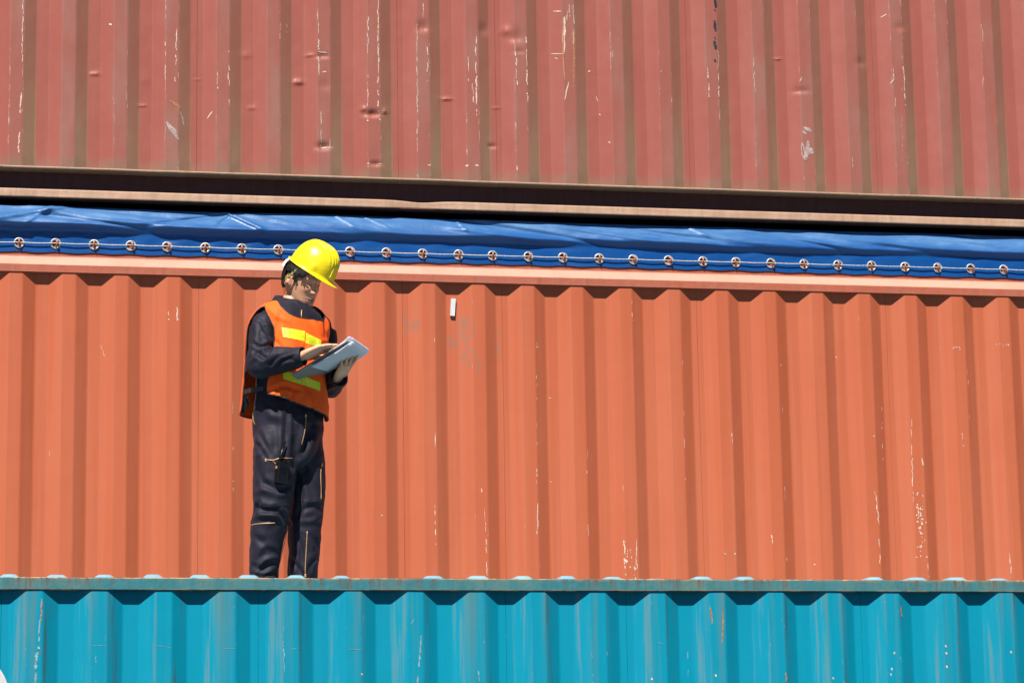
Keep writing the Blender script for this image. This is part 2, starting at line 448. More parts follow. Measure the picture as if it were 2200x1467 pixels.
def rails_maroon(root, xa, xb, yf, yb, z0, z1):
    zl0, zl1 = Zc(3.4863, -.036), Zc(3.5325, -.036)
    # ledge under the corrugations
    xs = np.arange(xa, xb, .03); n = len(xs)
    wv = .0018*fbm(xs*5, xs*0, .3, 2)
    pr = [(-.0405, .003), (-.042, -.001), (-.0405, -.006), (.055, -.008), (.055, .002)]
    V = np.array([[(x, y+a*.4, ZMB+z+a) for (y, z) in pr] for x, a in zip(xs, wv)]).reshape(-1, 3)
    obj('rail_ledge', V, gridfaces(n, 5, True), M_MAR, root)
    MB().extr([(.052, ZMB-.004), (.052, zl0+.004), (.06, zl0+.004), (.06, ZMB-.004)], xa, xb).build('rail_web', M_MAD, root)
    # lower lip, bent by handling
    xs = np.arange(xa, xb, .02); rows = np.linspace(0, 1, 7)
    Xg, R = np.meshgrid(xs, rows)
    pxs = np.array([to_px((x, -.036, zl1))[0] for x in xs])
    bend = .018*np.exp(-((pxs-905)/48)**2) + .010*np.exp(-((pxs-72)/22)**2) + .006*np.exp(-((pxs-860)/20)**2) + .002*fbm(xs*2.5, 0*xs, .7, 2)
    Y = -.0345 + .004*R + bend[None]*.9*(1-R*.3) + .0012*fbm(Xg*9, R*2, .2, 2)
    Z = zl0 + R*(zl1-zl0) + (bend*.28)[None]*(1-.55*R) - (.011*np.exp(-((pxs-905)/40)**2))[None]*R
    Vf = np.stack([Xg, Y, Z], -1).reshape(-1, 3); Vb = Vf+np.array([0, .007, 0])
    nr, nc = len(rows), len(xs); N = nr*nc
    F = gridfaces(nr, nc).tolist() + [[q+N for q in f[::-1]] for f in gridfaces(nr, nc).tolist()]
    for j in range(nc-1):
        F.append([j, j+N, j+1+N, j+1]); t = (nr-1)*nc; F.append([t+j, t+j+1, t+j+1+N, t+j+N])
    obj('rail_lip', np.vstack([Vf, Vb]), F, M_MAR, root, True)
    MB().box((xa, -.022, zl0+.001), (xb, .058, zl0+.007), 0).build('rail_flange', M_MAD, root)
    for i in range(38):
        x = xa+.2+i*.305
        MB().box((x, .07, z0+.02), (x+.045, yb-.05, z0+.10), 0).build('cross_member', M_DARK, root)
    MB().box((xa, yf, z1-.06), (xb, yf+.06, z1-.004), .004).build('top_rail', M_MAR, root)
    MB().box((xa, yf+.07, z1-.03), (xb, yb-.03, z1-.012), 0).build('roof', M_MAR, root)
MAROON, mxl, mxr, myf, myb = container('dented maroon container with scratched paint, stacked on the orange one', X0M, 0.0, 5.184, 2.591,
                                       (ZMB, 7.72), M_MA, M_MAR, dents=DENTS, fine=np.concatenate([np.arange(ZMB, 6.75, .0075), [6.9, 7.3, 7.72]]), rails=rails_maroon)

# --- teal container in front, the worker stands on its roof
YTR = Y0T-DEP-.0065
BUMPS = {20: 1, 122: .9, 225: .95, 327: 1.05, 430: 1, 533: 1, 636: 1, 733: .9, 833: .1, 932: .95, 1028: 1, 1123: 1, 1218: 1.05, 1316: .85, 1409: .35, 1507: 1, 1600: 1, 1700: .25, 1789: .1,
         1879: 1, 1970: .95, 2057: 1, 2147: .75}
def rails_teal(root, xa, xb, yf, yb, z0, z1):
    zb, zt = Zc(1.1445, YTR)-.0, Zc(1.1985, YTR)
    s = (YTR-CAM[1])/(Y0T-CAM[1])
    zb, zt = CAM[2]+1.1445*s, CAM[2]+1.1985*s
    xs = np.arange(xa, xb, .025); n = len(xs)
    pr = [(0, .003), (-.0, zt-zb-.003), (.003, zt-zb), (.057, zt-zb), (.06, zt-zb-.003), (.06, .003), (.057, 0), (.003, 0)]
    wy = .0016*fbm(xs*1.6, 0*xs, .2, 2); wz = .0012*fbm(xs*3.3, 0*xs, .9, 3)
    V = np.array([[(x, YTR+y+a, zb+z+(b if z > .02 else b*.3)) for (y, z) in pr] for x, a, b in zip(xs, wy, wz)]).reshape(-1, 3)
    obj('top_rail', V, gridfaces(n, 8, True), M_TER, root)
    MB().box((xa, yf+.004, z0+.01), (xb, yf+.05, z0+.17), .004).build('bottom_rail', M_TER, root)
    MB().box((xa, yb-.06, zb), (xb, yb, zt), .004).build('top_rail', M_TER, root)
    # roof sheets with pressed ridges across
    cs = [(at(p, 1240, YTR+.05)[0], h) for p, h in BUMPS.items()]
    d = .2085
    c = cs[0][0]-d; k = 0
    while c > xa+.1: cs.append((c, .9+.15*math.sin(k*2.3))); c -= d; k += 1
    c = max(q[0] for q in cs)+d
    while c < xb-.1: cs.append((c, .9+.15*math.sin(k*2.3))); c += d; k += 1
    cs.sort()
    ys = np.array([YTR+.012, YTR+.026, YTR+.036, YTR+.052, YTR+.070, YTR+.4, YTR+1.2, yb-.4, yb-.07, yb-.05, yb-.03, yb-.012])
    ye = np.array([0, 0, .45, .95, 1.0, 1, 1, 1, 1, .95, 0, 0])
    edges = [xa]+[0.5*(cs[i][0]+cs[i+1][0]) for i in range(5, len(cs)-1, 6)]+[xb]
    for i in range(len(edges)-1):
        x_, h_ = [edges[i]], [0.0]
        for (cx, h) in cs:
            if edges[i] < cx < edges[i+1]:
                j1, j2 = random.uniform(-.006, .006), random.uniform(-.006, .006)
                for dx, f in ((-.047+j1, 0), (-.038+j1, .55), (-.026+j1, .95), (0, 1.0), (.026+j2, .95), (.038+j2, .55), (.047+j2, 0)):
                    x_.append(cx+dx); h_.append(f*.0180*h)
        x_.append(edges[i+1]); h_.append(0.0)
        V = np.array([[(x, y, zt+.0015+h*e) for x, h in zip(x_, h_)] for y, e in zip(ys, ye)]).reshape(-1, 3)
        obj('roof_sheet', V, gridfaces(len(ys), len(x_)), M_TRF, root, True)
TEAL, txl, txr, tyf, tyb = container('teal container with rust-stained top rail, in front, under the worker', X0T, Y0T, 0.0, 2.896, (.17, 2.848), M_TE, M_TER, rails=rails_teal)
ROOFZ = CAM[2]+1.1985*(YTR-CAM[1])/(Y0T-CAM[1])+.0015

# white painted lettering stroke at the lower left of the teal wall
c = at(-70, 1495, Y0T-.03); rr = .175
th = np.linspace(0, 2*math.pi, 97)[:-1]; rad = np.linspace(rr-.075, rr, 7)
T_, R_ = np.meshgrid(th, rad)
X_ = c[0]+R_*np.cos(T_); Z_ = c[2]+R_*1.05*np.sin(T_)
V = np.stack([X_, Y0T+prof(X_, X0T)+dimple(X_, Z_, None)-.0012, Z_], -1).reshape(-1, 3)
obj('painted_letter', V, gridfaces(7, 96, True), M_WHITE, TEAL)

# small white plate fixed to the orange wall
q = [at(968.5, 642, -.006), at(978.5, 642.5, -.006), at(976.3, 679.5, -.006), at(966.6, 678.5, -.006)]
V = [(p[0], -.0165, p[2]) for p in q]+[(p[0]+.001, .0005, p[2]) for p in q]
obj('white_plate', V, [[0, 3, 2, 1], [0, 1, 5, 4], [1, 2, 6, 5], [2, 3, 7, 6], [3, 0, 4, 7]], M_WHITE, ORANGE)

# --- blue tarpaulin with eyelets and rope
M = Mat('blue_tarpaulin')
n1 = M.ramp(M.noise((2.2, 2.2, 9), detail=5, rough=.65), .42, .75)
n2 = M.ramp(M.noise((9, 9, 22), detail=5, rough=.65, dist=1.5), .60, .74)
zz = M.xyz()[2]
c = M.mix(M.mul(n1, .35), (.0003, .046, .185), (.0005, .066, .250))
c = M.mix(M.mul(M.ramp(zz, 4.99, 5.10), M.math('ADD', .34, M.mul(n1, .40))), c, (.085, .195, .34))  # paler towards the top: dust, plus the sheen of the upturned part as colour
c = M.mix(M.mul(n2, .30), c, (.04, .05, .08))
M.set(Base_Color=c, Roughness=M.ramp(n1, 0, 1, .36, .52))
M.b.inputs['Specular IOR Level'].default_value = .34
M.bump(M.math('ADD', M.noise((9, 9, 14), detail=5, rough=.6), M.mul(M.noise(scale=220, detail=2), .05)), dist=.0035)
M_TARP = M.m

EY = [41, 119.5, 202, 281, 359, 441, 519.5, 598, 675, 752, 830, 908, 985, 1058, 1135, 1209, 1287, 1360, 1436, 1510, 1581, 1656, 1727, 1800, 1872, 1944, 2014, 2085, 2156]
YB = -.0115
EX = [at(p, 519.7+(p-41)*(579.3-519.7)/2115+1.2, YB)[0] for p in EY]
EZ = float(np.mean([at(p, 519.7+(p-41)*(579.3-519.7)/2115+1.2, YB)[2] for p in EY]))
EX = [EX[0]-.195*k for k in range(18, 0, -1)] + EX + [EX[-1]+.195*k for k in range(1, 9)]
EX = [x for x in EX if oxl+.25 < x < oxr-.25]
tarp = empty('tarpaulin', ((oxl+oxr)/2, 1.15, 4.88), 'blue tarpaulin with metal eyelets covering the top of the orange container', 'tarpaulin')
ZB0, ZT0 = Zc(3.1846, YB), Zc(3.4347, .01)
xs = np.arange(oxl+.1, oxr-.1, .0085)
ss = np.concatenate([np.linspace(0, .42, 18), np.linspace(.445, 1.0, 30)])
Xg, S = np.meshgrid(xs, ss)
exa = np.array(EX)
ph = np.interp(xs, exa, np.arange(len(exa)))*2*math.pi          # 0 at every eyelet
PHg = np.repeat(ph[None], len(ss), 0)
lowf = lambda a, b: fbm(Xg*a+b, S*.6, b, 2)
sv = .43+.06*fbm(Xg*.9+3, S*0, 1.3, 2)
lefty = 1-sstep(1.4, 3.0, Xg)
amp = (.034+.014*lefty)+.014*fbm(Xg*.8+11, S*.4, 2.7, 3)
rise = sstep(sv, sv+.17+.05*lowf(1.1, 5.), S)
back = np.clip((S-.58-.07*lowf(.7, 8.))/.42, 0, 1.3)
Y = YB - amp*rise + .066*back**1.15
gath = np.exp(-((S-.36)/.11)**2)
Y += gath*(.0045*(.25+.6*lefty)*np.cos(PHg)+.004*np.cos(PHg*.5+1.0)*fbm(Xg*2, S, 4.4, 2))
# long diagonal creases and crumples
def crease(u, w): return np.exp(-(u/w)**2)
up = sstep(.36, .6, S)
for (p0, s0, p1, s1, w_, a_) in ((-60, .55, 120, .95, .07, .022), (95, .78, 330, .52, .06, -.024), (110, .98, 60, .62, .05, .014), (320, .62, 470, .92, .05, -.015), (490, .98, 560, .60, .045, .020), (505, 1.0, 470, .7, .04, -.012), (520, .98, 610, .80, .03, .010),
                                 (180, .70, 420, .60, .05, .012), (250, .9, 400, .78, .035, -.008), (700, .60, 980, .45, .07, -.016), (720, 1., 760, .72, .03, .008), (780, 1.0, 830, .75, .03, .008), (980, 1.0, 1000, .72, .03, .016),
                                 (1000, .95, 1280, .52, .06, -.022), (1000, .72, 1250, .40, .06, .016), (1200, .9, 1420, .55, .06, .014), (1400, .82, 1640, .48, .06, -.018), (1480, .98, 1520, .75, .03, .010), (1600, .92, 1800, .60, .06, .016), (1650, .85, 1870, .38, .06, -.020),
                                 (1740, .95, 1960, .62, .07, .015), (1900, .62, 2140, .42, .06, -.018), (1960, .9, 2230, .70, .07, .012), (2060, .96, 2300, .55, .06, -.016)):
    xa_, xb_ = at(p0, 480, -.02)[0], at(p1, 480, -.02)[0]
    t = np.clip((Xg-xa_)/(xb_-xa_), -.35, 1.35)
    u = S-(s0+(s1-s0)*t)
    g_ = np.exp(-np.clip(np.abs(t-.5)-.42, 0, 9)**2/.05)
    Y -= .7*a_*crease(u, w_*(.7+.5*np.abs(np.sin(Xg*3+s0*9))))*g_*up
rid = 1-np.abs(fbm(Xg*2.6+S*2.4, S*2.2-Xg*.6, .5, 3))
Y -= up*.010*(rid-.75)
rid2 = 1-np.abs(fbm(Xg*7+S*4, S*4.5, 1.5, 2))
Y -= up*.0022*(rid2-.75)
Y += (1-up)*.0012*fbm(Xg*6, S*4, .9, 2)
Y = np.where(S < .66, np.minimum(Y, -.0085), Y)
hem = .0028*np.cos(PHg)*np.exp(-(S/.12)**2)+.003*fbm(Xg*3, 0*S, .1, 2)*np.exp(-(S/.15)**2)
Z = ZB0 + S*(ZT0-ZB0) + hem + .004*fbm(Xg*1.5, S*0, .6, 2)*S
V = np.stack([Xg, Y, Z], -1)
# over the bows to the far side
top = V[-1].copy(); extra = []
for dy, dz in ((.05, .010), (.15, .014), (.8, .02), (1.6, .02), (2.28, .0)):
    e = top.copy(); e[:, 1] += dy; e[:, 2] = np.minimum(e[:, 2]+dz, 5.165); extra.append(e)
V = np.vstack([V.reshape(-1, 3)]+extra)
nr, nc = len(ss)+5, len(xs)
F = gridfaces(nr, nc)
cen = V[F].mean(1)
ei = np.clip(np.searchsorted(exa, cen[:, 0]), 1, len(exa)-1)
dx = np.minimum(np.abs(cen[:, 0]-exa[ei]), np.abs(cen[:, 0]-exa[ei-1]))
hole = (dx**2+(cen[:, 2]-EZ)**2 < .0225**2) & (cen[:, 1] < .05)
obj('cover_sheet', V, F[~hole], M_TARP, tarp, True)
# metal ring set in every hole; staple of the rail poking through it
th = np.arange(28)*2*math.pi/28
ringP = np.stack([.0243*np.cos(th), 0*th, .0243*np.sin(th)], -1)
rv, rf = tube(ringP, .0050, 8, closed=True); rv = np.asarray(rv); rv[:, 1] *= .75
th = np.linspace(-math.pi/2, math.pi/2, 11)
sv_, sf_ = tube(np.stack([0*th, -.034*np.cos(th), .0185*np.sin(th)], -1), .0042, 7)
ring0 = staple0 = None
for i, x in enumerate(EX):
    px_, py_ = np.array((x, YB-.004, EZ)), np.array((x+random.uniform(-.003, .006), -.003, EZ))
    if ring0 is None:
        ring0 = obj('eyelet', rv, rf, M_STEEL, tarp, True); staple0 = obj('rope_staple', sv_, sf_, M_ORR, ORANGE, True)
        a, b = ring0, staple0
    else:
        a, b = ring0.copy(), staple0.copy(); COL.objects.link(a); COL.objects.link(b)
    a.location = Vector(px_)-wloc(tarp); b.location = Vector(py_)-wloc(ORANGE)
    a.rotation_euler = (random.uniform(-.12, .06), random.uniform(-3, 3), random.uniform(-.08, .08)); b.rotation_euler = (0, random.uniform(-.12, .12), random.uniform(-.25, .35))
xr_ = np.arange(oxl+.12, oxr-.12, .024)
pr_ = np.interp(xr_, exa, np.arange(len(exa)))*2*math.pi
M_ROPE = plain('pale_cord', (.36, .345, .32), .6, .1, .25, 80)
rope = MB().tube(np.stack([xr_, -.0245+.001*np.cos(pr_)+.0008*vnoise(xr_*4, 0, 0), EZ-.001+.0012*np.cos(pr_)+.0014*vnoise(xr_*1.3, 0, 3)], -1), .0030, 7).build('lashing_rope', M_ROPE, None, True)
rope['label'] = 'pale thin rope threaded along the eyelets of the blue tarpaulin'; rope['category'] = 'rope'

# --- scratches, chips and rub marks on the painted walls
class Chips:
    def __init__(s, x0, y0, dents=None): s.x0, s.y0, s.dents = x0, y0, dents; s.b = {}; s.k = 0
    def strip(s, pts, wid, key):
        """irregular flake along photo-measured points lying on the wall"""
        P = np.asarray(pts, float); n = len(P)
        T = np.gradient(P, axis=0); T /= np.linalg.norm(T, axis=1)[:, None]+1e-9
        N = np.stack([-T[:, 1], T[:, 0]], -1)
        wv = np.asarray(wid, float)
        m = s.b.setdefault(key, MB()); V = []; s.k += 1; off = .0009+(s.k % 9)*.00008
        for i in range(n):
            for sg in (-1, 1):
                q = P[i]+N[i]*sg*wv[i]*random.uniform(.7, 1.3)
                V.append((q[0], s.y0+float(prof(q[0], s.x0))+float(dimple(q[0], q[1], s.dents))-off, q[1]))
        m.add(V, [[2*i, 2*i+1, 2*i+3, 2*i+2] for i in range(n-1)])
    def px(s, p, q, w, key, n=6):
        a, b = at(*p, s.y0-.03), at(*q, s.y0-.03)
        t = np.linspace(0, 1, n)[:, None]
        L = np.hypot(b[0]-a[0], b[2]-a[2])
        P = np.array([a[0], a[2]])*(1-t)+np.array([b[0], b[2]])*t
        P += np.random.RandomState(int(p[0]*7+p[1])).normal(0, min(.0012, L*.03), P.shape)
        wm = w/FPX*(14.4+s.y0)/2*1.0
        ww = wm*np.sin(np.linspace(.25, math.pi-.25, n))**.6
        s.strip(P, ww, key)
    def line(s, x0, y0, x1, y1, dens, w, key, sd):
        r = random.Random(sd); L = abs(y1-y0); y = 0
        while y < L:
            l = r.uniform(3, 16)*(1 if r.random() < .8 else 2.2)
            if r.random() < dens:
                f0, f1 = y/L, min(1, (y+l)/L); j = r.uniform(-1.2, 1.2)
                s.px((x0+(x1-x0)*f0+j, y0+(y1-y0)*f0), (x0+(x1-x0)*f1+j, y0+(y1-y0)*f1), w*r.uniform(.5, 1.4), key, 5)
            y += l*r.uniform(.7, 1.2)
    def spots(s, cx, cy, rx, ry, n, key, sd, w=2.0):
        r = random.Random(sd)
        for i in range(n):
            x, y = cx+r.gauss(0, rx), cy+r.gauss(0, ry); l = r.uniform(1.5, 6)
            s.px((x, y), (x+r.uniform(-1, 1), y+l), w*r.uniform(.5, 1.5), key, 4)
    def done(s, root):
        for k, m in s.b.items():
            o = m.build('paint_damage', k, root); o['kind'] = 'stuff'

ch = Chips(X0M, 0.0, DENTS)
for a in ((50, 0, 47, 135, .9, 1.6, 1), (47, 200, 43, 245, .95, 3.0, 2), (42, 285, 40, 330, 1, 3, 3), (357, 0, 355, 190, .55, 1.4, 4), (380, 50, 376, 190, .6, 2.2, 5), (683, 20, 684, 165, .85, 2.2, 6), (690, 240, 690, 315, .9, 1.6, 7), (708, 300, 709, 316, 1, 1.8, 8),
          (812, 0, 812, 240, .8, 2.8, 9), (790, 5, 790, 235, .55, 1.6, 10), (909, 0, 908, 40, .9, 1.6, 11), (895, 45, 897, 350, .45, 1.4, 12), (918, 95, 918, 180, .6, 2.0, 13), (1022, 80, 1024, 250, .9, 3.0, 14), (1005, 95, 1007, 185, .6, 1.8, 15), (1014, 180, 1017, 222, 1, 2, 16),
          (1106, 80, 1110, 185, .8, 2.4, 17), (1130, 80, 1133, 220, .8, 2.6, 18), (1231, 0, 1233, 120, .5, 1.5, 19), (1216, 0, 1218, 45, .7, 1.4, 20), (1222, 0, 1224, 40, .6, 1.2, 21), (1314, 110, 1315, 155, .6, 1.4, 22), (1520, 120, 1523, 210, .85, 2.2, 23), (1542, 110, 1546, 260, .9, 2.2, 24),
          (1617, 110, 1621, 205, .6, 1.4, 25), (1918, 145, 1922, 230, .85, 2.0, 26), (1939, 135, 1945, 230, .97, 2.4, 27), (2107, 50, 2111, 90, .6, 1.4, 28), (600, 50, 602, 85, .8, 1.6, 29), (616, 50, 618, 70, .8, 1.5, 30), (466, 155, 468, 205, .8, 1.4, 31), (490, 110, 494, 250, .35, 1.6, 32),
          (1912, 62, 1916, 82, .8, 1.4, 33), (1418, 115, 1421, 200, .3, 1.2, 34), (1829, 340, 1830, 360, .9, 1.3, 35), (1950, 350, 1951, 365, .9, 1.2, 36)):
    ch.line(*a[:4], a[4]*.92, a[5]*.85, M_CHIP, a[6])
ch.px((1212, 38), (1210, 118), 6.5, M_CHIP, 9); ch.px((1209, 40), (1210, 150), 3.0, M_CHIPO, 9); ch.px((1209, 120), (1213, 175), 2.2, M_CHIPO, 6)
ch.px((1228, 60), (1234, 130), 2.5, M_CHIPO, 7); ch.px((1233, 120), (1231, 190), 1.8, M_CHIPO, 7); ch.px((1221, 176), (1213, 215), 2.6, M_CHIP, 6); ch.px((1190, 22), (1206, 26), 2.4, M_CHIP, 4); ch.px((1185, 113), (1208, 117), 2.0, M_CHIP, 4); ch.px((1192, 123), (1199, 126), 2, M_CHIP, 3)
ch.px((684, 112), (702, 115), 3.0, M_CHIP, 4); ch.px((692, 156), (700, 155), 4, M_CHIP, 4); ch.px((690, 317), (714, 317), 2.4, M_CHIP, 5); ch.px((788, 351), (795, 353), 2.5, M_CHIP, 3); ch.px((813, 352), (820, 353), 2.5, M_CHIP, 3); ch.px((234, 51), (240, 54), 4, M_CHIP, 3)
ch.px((445, 253), (457, 238), 2.6, M_CHIP, 4); ch.px((1268, 149), (1269, 152), 6, M_CHIP, 3); ch.px((1283, 205), (1287, 215), 2, M_CHIP, 4); ch.px((1290, 242), (1292, 246), 3, M_CHIP, 3); ch.px((1308, 304), (1311, 308), 3, M_CHIP, 3); ch.px((1718, 176), (1722, 167), 2.4, M_CHIP, 3); ch.px((1893, 36), (1905, 31), 2.4, M_CHIP, 4); ch.px((1912, 180), (1920, 172), 2, M_CHIP, 3)
ch.px((789, 258), (790, 262), 3, M_CHIP, 3); ch.px((814, 256), (818, 260), 3, M_CHIP, 3); ch.px((1000, 357), (1006, 356), 4, M_CHIP, 3); ch.px((1020, 356), (1028, 357), 5, M_CHIP, 3); ch.px((1110, 357), (1111, 367), 3, M_CHIP, 4); ch.px((918, 355), (925, 356), 2.4, M_CHIP, 3)
for y0_, y1_, w_ in ((-4, 18, 7), (20, 26, 3), (44, 68, 6.5), (80, 86, 2.5), (88, 108, 7.5), (128, 135, 5)): ch.px((1534, y0_), (1537, y1_), w_, M_CHIPB, 6)
for (a, b, w_) in (((1726, 274), (1742, 284), 9), ((1724, 282), (1731, 289), 7), ((1735, 303), (1731, 345), 9), ((1722, 308), (1728, 345), 8), ((1740, 318), (1744, 332), 12), ((1732, 318), (1738, 334), 13)): ch.px(a, b, w_, M_CHIPG, 6)
for (a, b, w_) in (((364, 218), (388, 232), 5), ((378, 222), (390, 235), 4)): ch.px(a, b, w_, M_CHIPO, 5)
for (a, b, w_) in (((356, 262), (384, 300), 9), ((388, 240), (396, 270), 4), ((364, 270), (380, 290), 10)): ch.px(a, b, w_, M_CHIPG, 6)
ch.line(1936, 190, 1938, 372, .75, 1.5, M_CHIPO, 60); ch.line(811, 55, 811, 85, .9, 2.2, M_CHIPO, 61)
ch.done(MAROON)

ch = Chips(X0O, 0.0)
for a in ((361, 660, 361, 688, .7, 2.4, 1), (381, 660, 382, 690, .5, 2.2, 2), (932, 720, 936, 1170, .28, 1.6, 3), (935, 1085, 936, 1145, .7, 1.8, 4), (1033, 1048, 1034, 1058, 1, 1.8, 5), (1041, 1090, 1046, 1236, .6, 1.6, 6), (1341, 1160, 1343, 1236, .7, 2.0, 7), (1366, 1160, 1368, 1236, .75, 2.2, 8),
          (1356, 645, 1360, 690, .4, 1.4, 9), (1572, 930, 1574, 955, .8, 1.4, 10), (1656, 1140, 1659, 1168, .9, 1.8, 11), (1879, 1055, 1888, 1125, .7, 2.0, 12), (1887, 1150, 1890, 1210, .6, 1.6, 13), (1957, 900, 1962, 1085, .85, 1.4, 14), (1981, 985, 1983, 1000, 1, 2.0, 15), (2066, 930, 2071, 960, .6, 1.4, 16), (2168, 1170, 2171, 1240, .95, 1.5, 17),
          (1993, 1210, 1995, 1240, .8, 1.3, 18), (1895, 750, 1899, 1000, .18, 1.4, 19), (2077, 740, 2082, 900, .22, 1.4, 20), (217, 740, 226, 765, .8, 1.4, 21), (1337, 1040, 1340, 1090, .5, 1.0, 22), (105, 800, 108, 1100, .06, 1.2, 23), (500, 700, 500, 1200, .10, 1.4, 24), (1152, 720, 1154, 1150, .10, 1.3, 25), (1260, 900, 1264, 1230, .10, 1.2, 26), (1465, 700, 1474, 1220, .10, 1.3, 27), (1675, 700, 1690, 1220, .08, 1.2, 28)):
    ch.line(*a[:6], M_CHIP, a[6])
ch.spots(1973, 1105, 4, 22, 26, M_CHIP, 3, 3.0); ch.spots(1980, 1140, 5, 25, 16, M_CHIP, 4, 2.2); ch.spots(1345, 1204, 3, 4, 6, M_CHIP, 5, 4); ch.spots(1366, 1225, 5, 8, 10, M_CHIP, 6, 2.4); ch.spots(1350, 1180, 10, 25, 12, M_CHIP, 7, 1.6); ch.spots(2060, 745, 9, 1.5, 7, M_CHIP, 8, 2); ch.spots(2158, 739, 8, 1.2, 6, M_CHIP, 9, 2)
for x, y in ((1557, 1189), (1578, 1189), (1968, 1196), (1990, 1196), (2069, 957), (1751, 1211), (1184, 853), (1186, 1033), (1155, 745), (820, 1107), (1877, 937), (362, 686), (382, 686), (1800, 765), (630, 870)): ch.px((x-1.5, y), (x+2, y+.6), 3.2, M_CHIP, 3)
ch.done(ORANGE)

ch = Chips(X0T, Y0T)
for a in ((90, 1285, 88, 1330, .9, 2.6, 1), (87, 1330, 82, 1395, .7, 4.5, 2), (80, 1400, 74, 1470, .85, 9, 3), (905, 1365, 896, 1470, .8, 6, 4), (881, 1340, 889, 1328, 1, 2.0, 5), (1480, 1370, 1482, 1467, .3, 2, 6), (1270, 1395, 1273, 1467, .5, 3, 7), (1141, 1440, 1144, 1467, .6, 2.5, 9), (1028, 1440, 1030, 1467, .7, 4, 10), (205, 1400, 206, 1467, .4, 2.4, 11), (607, 1370, 612, 1467, .35, 4, 12)):
    ch.line(*a[:5], a[5]*.62, M_CHIPT, a[6])
for (a, b, w_) in (((90, 1290), (89, 1305), 3), ((90, 1305), (88, 1335), 3.0), ((1525, 1303), (1528, 1340), 4), ((1553, 1310), (1550, 1380), 3), ((1934, 1300), (1937, 1325), 3), ((1687, 1444), (1689, 1464), 3.5)): ch.px(a, b, w_, M_CHIPO, 7)
for (a, b) in (((195, 1386), (227, 1386)), ((335, 1386), (368, 1392)), ((478, 1393), (505, 1392)), ((745, 1394), (778, 1396)), ((625, 1394), (639, 1393)), ((1410, 1381), (1423, 1381)), ((780, 1320), (781, 1340))): ch.px(a, b, 1.0, M_CHIPT, 6)
for (x, y) in ((1789, 1456), (1913, 1448), (1915, 1436), (2032, 1402), (2171, 1400), (2033, 1431), (2031, 1387), (1920, 1402), (83, 1391), (777, 1447), (1400, 1457), (1537, 1450)): ch.px((x-1, y-2), (x+1, y+3), 4, M_CHIP, 4)
ch.done(TEAL)
# ------------------------------------------------------------------ the worker
YP = -1.40
def wp(px, py, d=0.0): return at(px, py, YP+d)

def unit(v): v = np.asarray(v, float); return v/np.linalg.norm(v)
FA = math.radians(31)
E2 = np.array([math.sin(FA), -math.cos(FA), 0.0])        # the way the chest faces
E1 = np.array([math.cos(FA), math.sin(FA), 0.0])         # his left
E3 = np.array([0, 0, 1.0])

def voxel(parts, size, smooth_it=4, smooth_f=.5, name='tmp'):
    """one continuous skin over overlapping closed shapes"""
    m = MB()
    for v, f in parts: m.add(v, f)
    o = m.build(name, None, None)
    o.data.materials.clear()
    bm = bmesh.new(); bm.from_mesh(o.data); bmesh.ops.recalc_face_normals(bm, faces=bm.faces); bm.to_mesh(o.data); bm.free()
    r = o.modifiers.new('r', 'REMESH'); r.mode = 'VOXEL'; r.voxel_size = size
    if smooth_it:
        s_ = o.modifiers.new('s', 'SMOOTH'); s_.factor = smooth_f; s_.iterations = smooth_it
    dg = bpy.context.evaluated_depsgraph_get()
    me = bpy.data.meshes.new_from_object(o.evaluated_get(dg))
    V = np.empty(len(me.vertices)*3); me.vertices.foreach_get('co', V); V = V.reshape(-1, 3)
    N = np.empty(len(me.vertices)*3); me.vertices.foreach_get('normal', N); N = N.reshape(-1, 3)
    F = [list(p.vertices) for p in me.polygons]
    bpy.data.objects.remove(o); bpy.data.meshes.remove(me)
    return V, N, F

def loft(C, RA, RB, A=None, B=None, n=28, samples=None, ex=2.0):
    """closed skin through elliptical sections"""
    C = np.asarray(C, float); RA = np.asarray(RA, float); RB = np.asarray(RB, float)
    if samples:
        Q = crom(np.hstack([C, RA[:, None], RB[:, None]]), samples); C, RA, RB = Q[:, :3], Q[:, 3], Q[:, 4]
    if A is None:
        T, A, B = frames(C)
    else:
        A = np.repeat(np.asarray(A)[None], len(C), 0); B = np.repeat(np.asarray(B)[None], len(C), 0)
    th = np.arange(n)*2*math.pi/n
    c, s_ = np.cos(th), np.sin(th)
    c = np.sign(c)*np.abs(c)**(2/ex); s_ = np.sign(s_)*np.abs(s_)**(2/ex)
    V = (C[:, None]+RA[:, None, None]*c[None, :, None]*A[:, None]+RB[:, None, None]*s_[None, :, None]*B[:, None]).reshape(-1, 3)
    m = len(C); F = gridfaces(m, n, True).tolist()
    F += [list(range(n))[::-1], [(m-1)*n+k for k in range(n)]]
    return V, F

PERSON = empty('person', (float(wp(612, 1300)[0]), YP, ROOFZ+.02), 'person in yellow hard hat, orange vest and navy coverall, standing on the teal container', 'person')

# ---- materials
M = Mat('skin')
n = M.noise(scale=18, detail=4); n2 = M.noise(scale=140, detail=3)
M.set(Base_Color=M.mix(M.ramp(n, .35, .7), (.50, .248, .142), (.55, .288, .172)), Roughness=.48)
M.b.inputs['Subsurface Weight'].default_value = .12; M.b.inputs['Subsurface Radius'].default_value = (.012, .005, .003); M.b.inputs['Subsurface Scale'].default_value = .4
M.bump(n2, dist=.0008); M_SKIN = M.m
M_LIP = plain('lips', (.36, .13, .105), .45, 0, .1, 60)
M_EYE = plain('eye_and_brow', (.012, .009, .008), .5, 0, .1, 60)
M = Mat('navy_cotton')
n = M.noise(scale=9, detail=5); w1 = M.noise((1, 1, 1), scale=260, detail=2)
M.set(Base_Color=M.mix(M.ramp(n, .3, .7), (.0095, .0088, .0160), (.0140, .0128, .0220)), Roughness=.62)
M.b.inputs['Specular IOR Level'].default_value = .16
